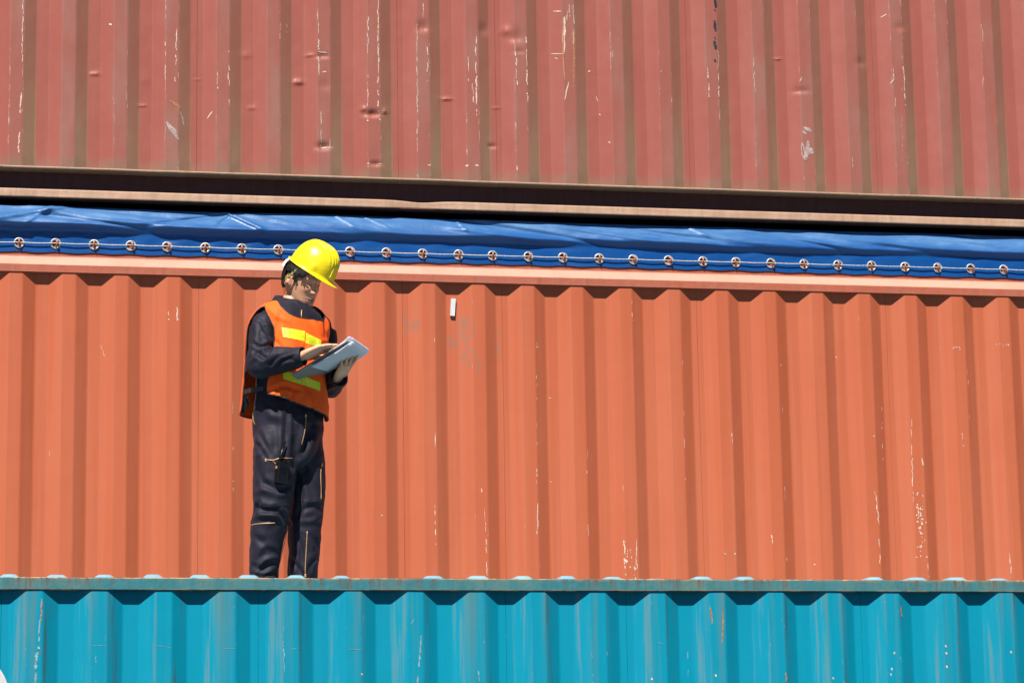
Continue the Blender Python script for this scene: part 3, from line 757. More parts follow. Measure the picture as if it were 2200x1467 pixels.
M.b.inputs['Sheen Weight'].default_value = .02; M.b.inputs['Sheen Roughness'].default_value = .4
M.bump(M.math('ADD', M.mul(w1, .03), M.noise(scale=30, detail=3)), dist=.0014); M_NAVY = M.m
M = Mat('orange_mesh_fabric')
n = M.noise(scale=14, detail=4); w1 = M.noise(scale=420, detail=2)
M.set(Base_Color=M.mix(M.ramp(n, .3, .7), (.84, .088, .005), (.87, .108, .008)), Roughness=.75)
M.b.inputs['Specular IOR Level'].default_value = .25
M.bump(M.math('ADD', M.mul(w1, .04), n), dist=.0010); M_VEST = M.m
M = Mat('lime_reflective_tape')
n = M.noise(scale=90, detail=3)
M.set(Base_Color=M.mix(M.ramp(n, .3, .7), (.56, .63, .008), (.64, .68, .02)), Roughness=.45); M.bump(n, dist=.0015); M_TAPE = M.m
M_TAPE2 = plain('pale_yellow_tape', (.70, .64, .10), .4, 0, .08, 60)
M_BLACK = plain('black_webbing', (.012, .012, .014), .6, 0, .2, 80)
M_BRASS = plain('brass_zip', (.42, .24, .10), .4, .2, .25, 300)
M = Mat('yellow_helmet_plastic')
n = M.noise(scale=22, detail=4)
M.set(Base_Color=M.mix(M.ramp(n, .3, .7), (.66, .52, .001), (.70, .56, .002)), Roughness=.33)
M.b.inputs['Coat Weight'].default_value = .15; M.bump(M.noise(scale=60, detail=3), dist=.0012); M_HELM = M.m
M_HWHITE = plain('white_headband', (.62, .62, .64), .5, 0, .05, 40)
M_YMARK = plain('yellow_strap_print', (.42, .36, .04), .6, 0, .15, 60)
M_HAIR = plain('black_hair', (.006, .005, .0045), .5, 0, .3, 150, spec=.2, bump=.002)
M = Mat('white_paper')
n = M.noise(scale=20, detail=3)
M.set(Base_Color=M.mix(n, (.74, .75, .77), (.78, .79, .80)), Roughness=.6)
tr_ = M.n('ShaderNodeBsdfTranslucent'); tr_.inputs[0].default_value = (.72, .76, .86, 1); mx_ = M.n('ShaderNodeMixShader'); mx_.inputs[0].default_value = .5
M.t.links.new(M.b.outputs[0], mx_.inputs[1]); M.t.links.new(tr_.outputs[0], mx_.inputs[2]); M.t.links.new(mx_.outputs[0], M.t.nodes['Material Output'].inputs[0])
M_PAPER = M.m
M_BOARD = plain('grey_hardboard', (.15, .14, .135), .55, 0, .08, 40)
M_RADIO = plain('black_radio_plastic', (.003, .0033, .0036), .3, 0, .2, 60, spec=.3)
M_BOOT = plain('black_leather', (.015, .014, .013), .45, 0, .2, 60, bump=.002)

# ---- head frame
HY, HP = math.radians(41), math.radians(21)
HF0 = np.array([math.sin(HY), -math.cos(HY), 0.0])
HF = HF0*math.cos(HP)-E3*math.sin(HP); HU = HF0*math.sin(HP)+E3*math.cos(HP); HL = np.array([math.cos(HY), math.sin(HY), 0.0])
roll = math.radians(3); HL, HU = HL*math.cos(roll)+HU*math.sin(roll), HU*math.cos(roll)-HL*math.sin(roll)
HC = wp(648, 604, -.01)
def hd(x, y, z): x, y, z = (1.05*np.asarray(q_, float) for q_ in (x, y, z)); return HC + np.multiply.outer(np.asarray(x, float), HL)+np.multiply.outer(np.asarray(y, float), HF)+np.multiply.outer(np.asarray(z, float), HU)

def head_local(off=0.0, nz=84, nt=96):
    """head as stacked sections; local x left, y forward, z up from ear height"""
    zk = [-.118, -.112, -.100, -.085, -.065, -.045, -.025, 0, .025, .05, .075, .095, .108, .115]
    fr = [.062, .078, .0855, .0865, .0870, .0880, .0895, .0905, .0945, .0935, .084, .064, .042, .010]
    bk = [.030, .012, -.004, -.020, -.050, -.072, -.084, -.092, -.096, -.090, -.078, -.060, -.040, -.010]
    wd = [.018, .032, .045, .054, .0615, .067, .0705, .0735, .0745, .0710, .062, .048, .031, .009]
    z = np.linspace(-.118, .115, nz)
    f = np.interp(z, zk, fr); b = np.interp(z, zk, bk); w_ = np.interp(z, zk, wd)
    k = np.ones(7)/7
    sm = lambda a: np.convolve(np.pad(a, 3, 'edge'), k, 'valid')
    f, b, w_ = sm(f), sm(b), sm(w_)
    th = np.arange(nt)*2*math.pi/nt
    Z = np.repeat(z[:, None], nt, 1); s_, c = np.sin(th)[None], np.cos(th)[None]
    cy = (f+b)[:, None]/2; hy = (f-b)[:, None]/2
    e = 2/2.25
    X = w_[:, None]*np.sign(s_)*np.abs(s_)**e
    Y = cy+hy*np.sign(c)*np.abs(c)**e
    front = (c > 0).astype(float)*np.ones_like(Z)
    g = lambda x0, z0, sx, sz: np.exp(-((X-x0)/sx)**2-((Z-z0)/sz)**2)*front
    Y += .0190*g(0, -.035, .011, .012)+.010*g(0, -.018, .008, .016)+.007*g(0, .0, .008, .014)      # nose
    Y += .008*(g(.012, -.038, .007, .007)+g(-.012, -.038, .007, .007))
    Y -= .012*(g(.031, .002, .015, .010)+g(-.031, .002, .015, .010))                                # eye sockets
    Y += .0065*(g(.030, .001, .012, .0065)+g(-.030, .001, .012, .0065))                             # lids
    Y += .005*(g(.030, .021, .020, .007)+g(-.030, .021, .020, .007))                                # brow
    Y += .006*(g(.040, -.026, .018, .016)+g(-.040, -.026, .018, .016))                              # cheeks
    Y += .0075*g(0, -.067, .020, .0050)+.0075*g(0, -.0785, .017, .0052)-.005*g(0, -.0725, .024, .0022)-.004*g(0, -.090, .018, .006)
    Y += .006*g(0, -.104, .018, .010)                                                               # chin
    P = np.stack([X, Y, Z], -1)
    if off:
        ctr = np.array([0, 0, 0.01]); d = P-ctr; P = P+off*d/np.linalg.norm(d, axis=-1, keepdims=True)
    return P, nz, nt

def head_mesh():
    P, nz, nt = head_local()
    V = hd(P[..., 0], P[..., 1], P[..., 2]).reshape(-1, 3)
    F = gridfaces(nz, nt, True).tolist()+[list(range(nt))[::-1], [(nz-1)*nt+k for k in range(nt)]]
    return V, F

def ear(sg):
    # rim as a curl, bowl behind it
    t = np.linspace(-.3, 4.3, 16)
    pts = hd(sg*(.075+.011*np.sin(np.clip(t, 0, 3.2))), -.012-.018*np.cos(t-.2)*.85, -.014+.032*np.sin(t-.35)*.95)
    a = tube(pts, np.linspace(.0055, .0045, 16), 8)
    c = hd(sg*.0745, -.012, -.018); q = loft([c-HU*.022, c-HU*.012+HL*sg*.004, c+HL*sg*.006, c+HU*.014+HL*sg*.006, c+HU*.026], [.003, .010, .013, .013, .004], [.003, .007, .008, .008, .003], HF, HL, 14)
    return [a, q]

# ---- hands
def hand(wrist, fdir, pnorm, side, curls, spread, thumb, scale=1.0):
    """palm plus five fingers; pnorm points out of the palm, side is the way to the thumb"""
    fd = unit(fdir); pn = unit(np.asarray(pnorm)-fd*(np.asarray(pnorm)@fd)); sd = np.cross(fd, pn); sd = sd*np.sign(sd@np.asarray(side))
    W_ = np.asarray(wrist, float); s = scale; parts = []
    parts.append(loft([W_-fd*.030*s, W_, W_+fd*.03*s, W_+fd*.065*s, W_+fd*.092*s, W_+fd*.099*s], [.026*s, .027*s, .036*s, .041*s, .040*s, .034*s], [.0195*s, .018*s, .0165*s, .0150*s, .0125*s, .008*s], sd, pn, 22, 20, 2.4))
    tips = []
    for i, (off, L, r) in enumerate(((.030, .074, .0088), (.0105, .083, .0091), (-.0095, .077, .0087), (-.0285, .060, .0078))):
        base = W_+fd*(.083-.004*(i == 3))*s+sd*off*s
        ang = spread*(1.5-i)*.33; d = unit(fd*math.cos(ang)+sd*math.sin(ang))
        pts = [base-d*.012*s, base]; a = 0
        for j, q in enumerate((.46, .30, .24)):
            a += curls[i]*(.85, 1.0, .7)[j]
            pts.append(pts[-1]+(d*math.cos(a)+pn*math.sin(a))*L*q*s)
        rr = np.array([1.05, 1.08, 1.0, .92, .72])*r*s
        parts.append(loft(crom(pts, 20), np.interp(np.linspace(0, 4, 20), range(5), rr), np.interp(np.linspace(0, 4, 20), range(5), rr), None, None, 12))
        e = np.array(pts[-1]); parts.append(ball(e, rr[-1]*.98)); tips.append(e)
    tb = W_+fd*.022*s+sd*.024*s
    t1, t2, t3 = thumb
    pts = [tb-sd*.01*s, tb+sd*.008*s, tb+(fd*t1+sd*t2+pn*t3)*.036*s, tb+(fd*t1*1.15+sd*t2*.95+pn*t3)*.066*s, tb+(fd*t1*1.3+sd*t2*.85+pn*t3)*.088*s]
    rr = np.array([.014, .0145, .0115, .0105, .0080])*s
    parts.append(loft(crom(pts, 20), np.interp(np.linspace(0, 4, 20), range(5), rr), np.interp(np.linspace(0, 4, 20), range(5), rr), None, None, 12)); parts.append(ball(pts[-1], .0080*s))
    return parts, tips

def ball(c, r, n=10):
    th = np.linspace(.15, math.pi-.15, n)
    return loft([np.asarray(c)+E3*(-r*math.cos(t)) for t in th], r*np.sin(th), r*np.sin(th), [1, 0, 0], [0, 1, 0], 12)

# clipboard frame: bottom centre, axes along its length (away from him), across (to his left) and out of its face
CBc = wp(706, 779, -.215)
CL = unit([.247, -.118, .146]); CWd = np.array([.140, .19, .006]); CWd = unit(CWd-CL*(CWd@CL)); CN = np.cross(CL, CWd); CN = CN*np.sign(CN[2])
CBL, CBW = .330, .238
def cb(l, w_, n_=0.0): return CBc+CL*l+CWd*w_+CN*n_

# arm joints
SR, SL = wp(562, 696, -.105), wp(692, 702, .125)
ER, EL = wp(561, 781, -.185), wp(706, 822, .075)
WR = cb(-.075, -.150, .042); WL = cb(-.012, .110, -.048)

# ---- body (skin): one continuous mesh
parts = [head_mesh()]+ear(-1)+ear(1)
nk = [wp(622, 690, .01), wp(624, 665, .01), HC+HU*-.075+HF*-.012, HC+HU*-.02+HF*-.015]
parts.append(loft(nk, [.075, .060, .056, .058], [.075, .060, .058, .060], None, None, 24, 16))
parts.append(loft([wp(619, 1000), wp(619, 930), wp(622, 850), wp(625, 760), wp(627, 700), wp(625, 668)], [.13, .145, .13, .145, .15, .05], [.09, .10, .09, .10, .095, .05], E1, E2, 24, 24))
for S_, E_, W_ in ((SR, ER, WR), (SL, EL, WL)):
    q = crom([S_, S_*.5+E_*.5, E_, E_*.5+W_*.5, W_], 24); r_ = np.interp(np.linspace(0, 4, 24), range(5), [.032, .034, .034, .032, .024])
    parts.append(loft(q, r_, r_*.95, None, None, 16))
hR, tipsR = hand(WR, CL*.93+CWd*.30-CN*.09, -CN+CL*.1, CWd*.6+CL*.5, (.10, .09, .10, .14), .16, (.72, .55, .10), 1.12)
hL, tipsL = hand(WL, -CWd*.42+CL*.62+CN*.10, CN+CL*.12, CL*.8+CWd*.5, (.18, .20, .22, .26), .55, (.55, .50, .65), .98)
parts += hR+hL
legR = [wp(592, 940, -.065), wp(590, 1030, -.07), wp(584, 1110, -.075), wp(572, 1180, -.05), wp(567, 1240, -.045), wp(567, 1290, -.045)]
legL = [wp(648, 940, .065), wp(656, 1030, .055), wp(658, 1110, .05), wp(654, 1180, .055), wp(650, 1240, .06), wp(650, 1290, .06)]
for lg in (legR, legL): parts.append(loft(lg, [.075, .068, .052, .05, .04, .038], [.075, .07, .055, .052, .042, .04], None, None, 20, 24))
V, N, F = voxel(parts, .0034, 2, .4)
# sharpen face: lips, brows and closed lids take their own colour
L = (V-HC)/1.05; hx, hy, hz = L@HL, L@HF, L@HU
fc = np.array([np.mean(np.asarray(f)*0)+0 for f in F[:1]])
Fa = np.array([f if len(f) == 4 else list(f)+[f[-1]] for f in F])
cx, cy, cz = hx[Fa].mean(1), hy[Fa].mean(1), hz[Fa].mean(1)
fm = np.zeros(len(Fa), int)
face = cy > .055
fm[face & (((cx/.021)**2+((cz+.0725)/.0085)**2) < 1)] = 1
fm[face & (np.abs(cz+.0722) < .0018) & (np.abs(cx) < .021)] = 2
for sg in (-1, 1):
    fm[face & (np.abs(cz-(-.0035+12*(np.abs(cx)-.030)**2)) < .0017) & (np.abs(sg*cx-.031) < .012)] = 2
onhead = (np.abs(cx) < .11) & (cz > -.06) & (cz < .13) & (np.abs(cy) < .13)
scalp = onhead & ((cz > .050) | ((cy < .050) & (cz > .030)) | ((cy < .022) & (cy > .012) & (cz > .004)) | ((cy < -.034) & (cz > -.048)))
scalp &= ~((np.abs(cx) > .078) & (cz < .03))
fm[scalp] = 3
BODY = obj('body', V, F, None, PERSON, True, mats=[M_SKIN, M_LIP, M_EYE, M_HAIR], fmat=fm)

# ---- coverall
def tors(t):
    """torso section at parameter t: centre, half width, half depth"""
    py = [1010, 985, 930, 880, 845, 800, 750, 712, 690, 674, 660, 648]
    px = [619, 619, 619, 620, 621, 622, 625, 627, 627, 626, 624, 622]
    a = [.160, .170, .178, .174, .168, .168, .174, .180, .184, .174, .132, .085]
    b = [.105, .130, .150, .150, .143, .143, .146, .142, .132, .114, .092, .078]
    k = np.linspace(0, 1, len(py))
    return [np.interp(t, k, q) for q in (px, py, a, b)]
tt = np.linspace(0, 1, 60)
TC, TA, TB = [], [], []
for t in tt:
    px_, py_, a_, b_ = tors(t); TC.append(wp(px_, py_, .0)); TA.append(a_); TB.append(b_)
TC = np.array(TC); k5 = np.ones(5)/5
TA = np.convolve(np.pad(TA, 2, 'edge'), k5, 'valid'); TB = np.convolve(np.pad(TB, 2, 'edge'), k5, 'valid')
cov = [loft(TC, TA, TB, E1, E2, 40, None, 2.2)]
cov.append(loft([wp(592, 925, -.06), wp(592, 960, -.065), wp(591, 1000, -.07), wp(588, 1050, -.075), wp(582, 1100, -.075), wp(575, 1150, -.06), wp(568, 1200, -.05), wp(566, 1240, -.045), wp(566, 1258, -.045)],
                [.098, .104, .103, .097, .089, .083, .075, .069, .068], [.10, .108, .105, .096, .090, .084, .076, .070, .069], None, None, 28, 48, 2.15))
cov.append(loft([wp(646, 925, .06), wp(650, 960, .06), wp(655, 1000, .055), wp(658, 1050, .05), wp(657, 1100, .045), wp(654, 1150, .05), wp(652, 1200, .055), wp(650, 1240, .06), wp(650, 1258, .06)],
                [.096, .098, .096, .091, .084, .078, .074, .072, .071], [.10, .106, .104, .097, .090, .084, .078, .074, .073], None, None, 28, 48, 2.15))
def sleeve(S_, E_, W_, r):
    cuff = W_+(W_-E_)*.02
    return loft([S_*.9+E_*.1+np.array([0, 0, .005]), S_*.66+E_*.34, S_*.33+E_*.67, E_+unit(E_-(S_+W_)/2)*.012, E_*.66+cuff*.34, E_*.33+cuff*.67, cuff*.92+E_*.08, cuff], r, np.asarray(r)*.98, None, None, 26, 44)
cov.append(sleeve(SR, ER, WR, [.061, .061, .060, .064, .063, .058, .050, .044]))
cov.append(sleeve(SL, EL, WL, [.070, .068, .065, .066, .064, .059, .050, .045]))
cov += [ball(SR+np.array([.012, .01, .0]), .061, 14), ball(SL+np.array([-.012, -.01, 0]), .061, 14)]
V, N, F = voxel(cov, .0048, 16, .6)

def segd(P, a, b):
    ab = b-a; t = np.clip(((P-a)@ab)/(ab@ab), 0, 1); return np.linalg.norm(P-(a+t[:, None]*ab), axis=1), t
CREASES = [  # (photo points along a fold, half width px, depth m): positive sinks, negative lifts
    ([(618, 868), (616, 920), (611, 985)], 6, .010), ([(632, 872), (634, 930), (628, 1000)], 7, .014), ([(600, 880), (604, 950), (600, 975)], 7, -.006), ([(646, 900), (640, 960), (633, 1010)], 5, .010),
    ([(546, 915), (560, 940), (580, 975)], 5, .008), ([(545, 950), (558, 962), (572, 984)], 5, .009), ([(548, 985), (562, 965)], 5, -.006), ([(552, 1000), (562, 1030), (590, 1060)], 6, .007), ([(575, 1040), (600, 1052), (626, 1040)], 6, .008),
    ([(543, 1060), (570, 1052), (605, 1064)], 7, -.008), ([(545, 1086), (575, 1096), (598, 1092)], 6, .013), ([(592, 1094), (610, 1110), (622, 1128)], 5, .012), ([(556, 1078), (548, 1092), (541, 1106)], 4, .010), ([(546, 1112), (575, 1104), (600, 1112)], 5, -.008),
    ([(560, 1118), (590, 1117)], 4, .006), ([(540, 1150), (556, 1160), (585, 1182)], 7, .007), ([(548, 1190), (570, 1172), (596, 1178)], 7, -.006), ([(540, 1215), (562, 1222), (590, 1208)], 6, .010), ([(545, 1240), (565, 1205), (598, 1196)], 5, -.007), ([(538, 1232), (570, 1238), (596, 1228)], 4, .008),
    ([(668, 915), (660, 945), (645, 980)], 6, .012), ([(684, 930), (668, 960), (650, 1000)], 6, -.007), ([(694, 940), (682, 975), (656, 1010)], 5, .009), ([(655, 1000), (668, 1040), (685, 1062)], 8, .007), ([(640, 1020), (646, 1070), (640, 1110)], 6, .008),
    ([(640, 1100), (668, 1088), (690, 1094)], 6, .009), ([(645, 1120), (672, 1118), (688, 1108)], 6, -.006), ([(640, 1150), (648, 1190), (642, 1232)], 5, .007), ([(668, 1150), (680, 1170), (676, 1200)], 5, .006), ([(664, 1225), (674, 1205), (684, 1198)], 5, .009), ([(625, 1200), (640, 1220), (652, 1238)], 5, .007),
    ([(560, 690), (574, 715), (588, 745)], 4, .009), ([(566, 716), (582, 732), (594, 742)], 3.5, -.007), ([(540, 735), (560, 745), (586, 738)], 4, .012), ([(548, 752), (566, 764), (580, 752)], 6, .020), ([(540, 775), (555, 765), (568, 750)], 4, -.007), ([(575, 772), (590, 752), (612, 742)], 4.5, -.010),
    ([(583, 784), (600, 764), (622, 757)], 3.5, .011), ([(592, 792), (608, 776), (634, 768)], 3.5, .010), ([(600, 756), (620, 750), (640, 752)], 3.5, .007), ([(604, 784), (622, 778), (642, 784)], 4, -.006), ([(530, 700), (536, 730), (532, 760)], 5, .004), ([(545, 690), (552, 720), (545, 745)], 6, -.005),
    ([(700, 830), (716, 818), (735, 824)], 4, .010), ([(708, 842), (728, 836), (745, 830)], 4, .008), ([(712, 812), (722, 806)], 3, -.006),
    ([(560, 870), (580, 890), (606, 900)], 7, -.005), ([(666, 890), (678, 910), (690, 915)], 6, .007)]
def crease_field(V, N, lst, both=False):
    view = CAM-V; fac = sstep(-.1, .25, np.einsum('ij,ij->i', N, view/np.linalg.norm(view, axis=1)[:, None]))
    d = V-CAM; w_ = d@CF; PX = np.stack([PW/2+FPX*(d@CR)/w_, PH/2-FPX*(d@CU)/w_], -1); D = np.zeros(len(V))
    for pts, wd, am in lst:
        C = crom(np.array(pts, float), 24) if len(pts) > 2 else np.linspace(pts[0], pts[1], 24)
        dd = np.linalg.norm(PX[:, None]-C[None], axis=2); k = dd.argmin(1); dm = dd[np.arange(len(V)), k]; t = k/23.0
        env = np.clip(np.sin(np.pi*(t*.88+.06)), 0, 1)**.5
        D -= am*env*fac*(np.exp(-(dm/wd)**2)-.45*np.exp(-((dm-wd*1.9)/(wd*1.1))**2))
    return D, fac
def folds(V, N):
    D = np.zeros(len(V)); x, y, z = V.T
    rel = (V-wp(619, 1000)); u, v_ = rel@E1, rel@E2; ang = np.arctan2(u, v_)
    D += .0035*fbm(x*7, y*7, z*4.5, 2)
    wx, wz = fbm(x*5, y*5, z*5, 2), fbm(x*5+9, y*5+3, z*5, 2)
    D += .0032*(1-np.abs(fbm(x*9+wx*1.5, y*9, z*11+wz*1.5, 2))*1.8)
    D += .0016*fbm(x*38+wx*3, y*38, z*38+wz*3, 2)
    Dc, fac = crease_field(V, N, CREASES)
    D += Dc
    # unseen sides get loose folds of the same kind
    D += (1-fac)*.007*(1-np.abs(fbm(x*10+z*6, y*10, z*9, 2))*1.6)
    return D
ED = np.array(sorted({(min(a, b), max(a, b)) for f in F for a, b in zip(f, f[1:]+f[:1])}))
DEG = np.bincount(ED.ravel(), minlength=len(V))[:, None]
def relax(A, it, k=.6):
    for _ in range(it):
        S_ = np.zeros_like(A); np.add.at(S_, ED[:, 0], A[ED[:, 1]]); np.add.at(S_, ED[:, 1], A[ED[:, 0]])
        A = A*(1-k)+k*S_/DEG
    return A
V = relax(V, 10); N = relax(N, 14); N /= np.linalg.norm(N, axis=1)[:, None]+1e-9
D = folds(V, N)
D -= np.median(D)
V = relax(V+N*D[:, None], 3, .5)
COVER = obj('coverall', V, F, M_NAVY, PERSON, True)
bv = BVHTree.FromPolygons([Vector(p) for p in V], F)
def hit(tree, px, py, lift=0.003):
    """the point of a garment surface behind a photo pixel"""
    v = CF*FPX+CR*(px-PW/2)+CU*(PH/2-py); d = Vector(v).normalized()
    loc, nor, i, dist = tree.ray_cast(Vector(CAM), d)
    if loc is None: return None
    return np.array(loc)-np.array(d)*lift
def seam_line(tree, pts, n, lift):
    P = crom(np.array(pts, float), n); out = []
    for p in P:
        h = hit(tree, p[0], p[1], lift)
        if h is not None: out.append(h)
    return np.array(out)
# zips
for name, pts, rad, n in (('zip', [(657, 892), (657, 908), (654, 930), (648, 955)], .0030, 22), ('zip', [(570, 987), (582, 988), (592, 987), (603, 983), (614, 984), (628, 984)], .0040, 22), ('zip', [(585, 988), (594, 998)], .0032, 8),
                          ('zip', [(536, 1130), (545, 1126), (565, 1124), (591, 1123)], .0040, 20), ('zip', [(619, 1128), (616, 1150), (605, 1190), (596, 1234)], .0028, 26), ('zip', [(691, 996), (689, 1020), (690, 1050), (690, 1072)], .0036, 22),
                          ('zip', [(660, 1141), (658, 1180), (656, 1215), (656, 1236)], .0038, 24), ('zip', [(549, 872), (544, 886), (543, 898), (548, 912)], .0028, 16)):
    P = seam_line(bv, pts, n, .0015)
    if len(P) > 3:
        k3 = np.ones(3)/3
        for a in range(3): P[1:-1, a] = np.convolve(P[:, a], k3, 'valid')
        MB().tube(P, rad*.58, 6).build(name, M_BRASS, COVER, True)
for px_, py_ in ((656, 1236), (692, 998), (571, 988), (657, 893)):
    h = hit(bv, px_, py_, .004)
    if h is not None: MB().box(h-np.array([.0042, .003, .008]), h+np.array([.0042, .003, .008]), .002).build('zip_pull', M_BRASS, COVER)
# stitched seams: knee, pocket edges, side
for pts in ([(541, 1082), (570, 1087), (600, 1086), (622, 1084)], [(640, 1076), (660, 1078), (690, 1076)], [(570, 990), (567, 1010), (565, 1050)], [(682, 993), (680, 1040), (681, 1074)], [(656, 960), (662, 1000), (650, 1080)]):
    P = seam_line(bv, pts, 20, .0004)
    if len(P) > 3: MB().tube(P, .0016, 5).build('stitched_seam', M_NAVY, COVER, True)
# cuffs with tab
for S_, E_, W_ in ((SR, ER, WR), (SL, EL, WL)):
    dr = unit(W_-E_); c0 = W_+(W_-E_)*.02
    P = [c0-dr*.036, c0-dr*.03, c0-dr*.012, c0+dr*.006, c0+dr*.010, c0+dr*.002, c0-dr*.02]
    T_, A_, B_ = frames(np.array([P[0], P[3]])); n_ = 26; th = np.arange(n_)*2*math.pi/n_
    rr = [.046, .0485, .0475, .046, .043, .039, .037]
    VV = np.array([[p+r_*(1+.035*math.sin(3*q+i))*(math.cos(q)*A_[0]+math.sin(q)*B_[0]) for q in th] for i, (p, r_) in enumerate(zip(P, rr))]).reshape(-1, 3)
    cf_ = obj('cuff', VV, gridfaces(7, n_, True), M_NAVY, COVER, True)
h = hit(bv, 626, 774, .004)
if h is not None:
    P = [hit(bv, 622+i*.6, 763+i*3.2, .006) for i in range(8)]
    P = np.array([p for p in P if p is not None]); t_ = unit(WR-ER)*.012
    if len(P) > 3: obj('cuff_tab', np.vstack([P-t_, P+t_]), [[i, i+1, len(P)+i+1, len(P)+i] for i in range(len(P)-1)], M_NAVY, COVER, True)
# collar: stand with turned-down leaf
ncx = 34; th = np.linspace(-math.pi+.32, math.pi-.32, ncx)+math.pi     # open at the throat
cc0 = wp(625, 663, .004); cc1 = HC+HU*-.072+HF*-.014
rows = []
for (h_, r1, r2) in ((-.012, .080, .086), (.008, .073, .081), (.030, .068, .076), (.044, .069, .077), (.046, .075, .083), (.036, .083, .092), (.016, .092, .101), (.002, .099, .106)):
    ctr = cc0+np.array([.004, -.004, 0])*h_*10
    rw = []
    for q in th:
        back = .5-.5*math.cos(q)
        lift = h_*(1.0+.35*(1-back)*0)+.016*math.cos(q-math.pi)*-1*-1*(.4 if h_ > 0 else .2)
        rw.append(ctr+E1*math.sin(q)*r1+E2*math.cos(q)*r2+E3*(h_+(.026*(-math.cos(q))+.006)*(1 if h_ > .0 else .4)))
    rows.append(rw)
VV = np.array(rows); VV = VV+(.0025*fbm(VV[..., 0]*25, VV[..., 1]*25, VV[..., 2]*20, 2))[..., None]*E3
obj('collar', VV.reshape(-1, 3), gridfaces(8, ncx), M_NAVY, COVER, True)
MB().tube([wp(648, 666, -.115), wp(647.5, 676, -.122), wp(648, 688, -.128)], .0028, 6).build('zip', M_BRASS, COVER, True)
# work shoes
for lg, yaw in ((legR, .35), (legL, .75)):
    a = np.asarray(lg[-2]); hx_ = np.array([math.sin(yaw), -math.cos(yaw), 0]); sx_ = np.array([math.cos(yaw), math.sin(yaw), 0]); z0_ = ROOFZ+.022
    g0 = np.array([a[0], a[1], 0])
    P = [g0-hx_*.075+E3*(z0_+.035), g0-hx_*.06+E3*(z0_+.045), g0+E3*(z0_+.05), g0+hx_*.06+E3*(z0_+.045), g0+hx_*.12+E3*(z0_+.035), g0+hx_*.17+E3*(z0_+.032), g0+hx_*.195+E3*(z0_+.028)]
    v1 = loft(P, [.022, .034, .038, .043, .046, .040, .015], [.030, .042, .048, .043, .034, .030, .018], sx_, E3, 20, 26, 2.5)
    v2 = loft([g0+E3*(z0_+.03), g0+E3*(z0_+.10), g0+E3*(z0_+.17)], [.042, .045, .05], [.048, .05, .052], sx_, hx_, 18, 10)
    VV, NN, FF = voxel([v1, v2], .006, 3)
    so = obj('shoe', VV, FF, M_BOOT, PERSON, True)
    s_ = MB(); sv2, sf2 = loft([g0-hx_*.082+E3*(z0_-.004), g0+E3*(z0_-.004)], [.03, .03], [.01, .01], sx_, E3)
    o_ = [(-.08, .025), (-.085, 0), (-.08, -.025), (-.02, -.036), (.06, -.044), (.13, -.046), (.18, -.03), (.198, 0), (.18, .03), (.13, .046), (.06, .044), (-.02, .036)]
    lo_ = [tuple(g0+hx_*p+sx_*q+E3*(ROOFZ+.021)) for p, q in o_]; hi_ = [tuple(g0+hx_*p+sx_*q+E3*(ROOFZ+.044)) for p, q in o_]; k_ = len(o_)
    s_.add(lo_+hi_, [[i, (i+1) % k_, k_+(i+1) % k_, k_+i] for i in range(k_)]+[list(range(k_))[::-1], list(range(k_, 2*k_))]).build('sole', M_BLACK, so)

# ---- safety vest
def vest_pt(t, th, off):
    c = np.array([np.interp(t, tt, TC[:, k]) for k in range(3)]); a = np.interp(t, tt, TA)+off; b = np.interp(t, tt, TB)+off
    e = 2/2.2; s_, co = math.sin(th), math.cos(th)
    return c+E1*a*math.copysign(abs(s_)**e, s_)+E2*b*math.copysign(abs(co)**e, co)
def t_of(py):
    k = np.linspace(0, 1, 12); PYK = [1010, 985, 930, 880, 845, 800, 750, 712, 690, 674, 660, 648]
    return float(np.interp(-py, [-p for p in PYK], k))
R_ = math.radians
nth, ntt = 150, 130
tv = np.linspace(t_of(925), .995, ntt); thv = np.linspace(-math.pi, math.pi, nth, endpoint=False)
VV = np.zeros((ntt, nth, 3)); keep = np.zeros((ntt, nth), bool)
pyv = np.interp(tv, np.linspace(0, 1, 12), [1010, 985, 930, 880, 845, 800, 750, 712, 690, 674, 660, 648])
for i, t in enumerate(tv):
    py = pyv[i]
    for j, th_ in enumerate(thv):
        dg_ = math.degrees(th_)
        front = abs(dg_) < 95
        off = .016+.010*math.sin(max(0, min(1, (py-700)/200))*1.4)
        hang = sstep(720, 900, py)
        lf = 1.0-.75*float(sstep(20, 60, dg_))
        if front:
            off = .016*(.55+.45*lf)+(off-.016)*lf
            off += .014*lf*hang*(1+.5*math.sin(th_*5+.6))
            off += .016*lf*hang*float(fbm(th_*3.2, py*.008, 2.0, 2))+.005*float(fbm(th_*2, py*.03, 5.0, 2))
        else:
            rs = 1.0 if th_ < 0 else .05
            off += rs*(.020+.014*hang)*float(sstep(95, 150, abs(dg_)))*float(sstep(650, 720, py))+.006*float(fbm(th_*3, py*.012, 7., 2))
            off += rs*.024*float(sstep(90, 112, abs(dg_)))*float(1-sstep(112, 165, abs(dg_)))*float(sstep(655, 720, py))
        VV[i, j] = vest_pt(t, th_, off)
        ok = True
        # arm holes
        arm_hi = 668
        if py > arm_hi:
            k_ = min(1.0, (py-arm_hi)/50.0)**.6
            lo_ = (88-26*k_+7*float(sstep(760, 850, py))) if dg_ < 0 else (88-22*k_+10*float(sstep(760, 850, py))); hi_ = 92+22*k_
            if lo_ < abs(dg_) < hi_: ok = False
        # neck: low and rounded in front, high behind
        nk_ = 654+42*math.exp(-(dg_/46)**4) if front else 654
        if py < nk_: ok = False
        # front hem: higher at his right side, dipping to the middle left
        if front:
            hem_ = 862+44*float(sstep(-72, 40, dg_))-6*float(sstep(50, 85, dg_))
            if py > hem_: ok = False
        else:
            if py > 893: ok = False
        keep[i, j] = ok
idx = -np.ones((ntt, nth), int)
Fv = []
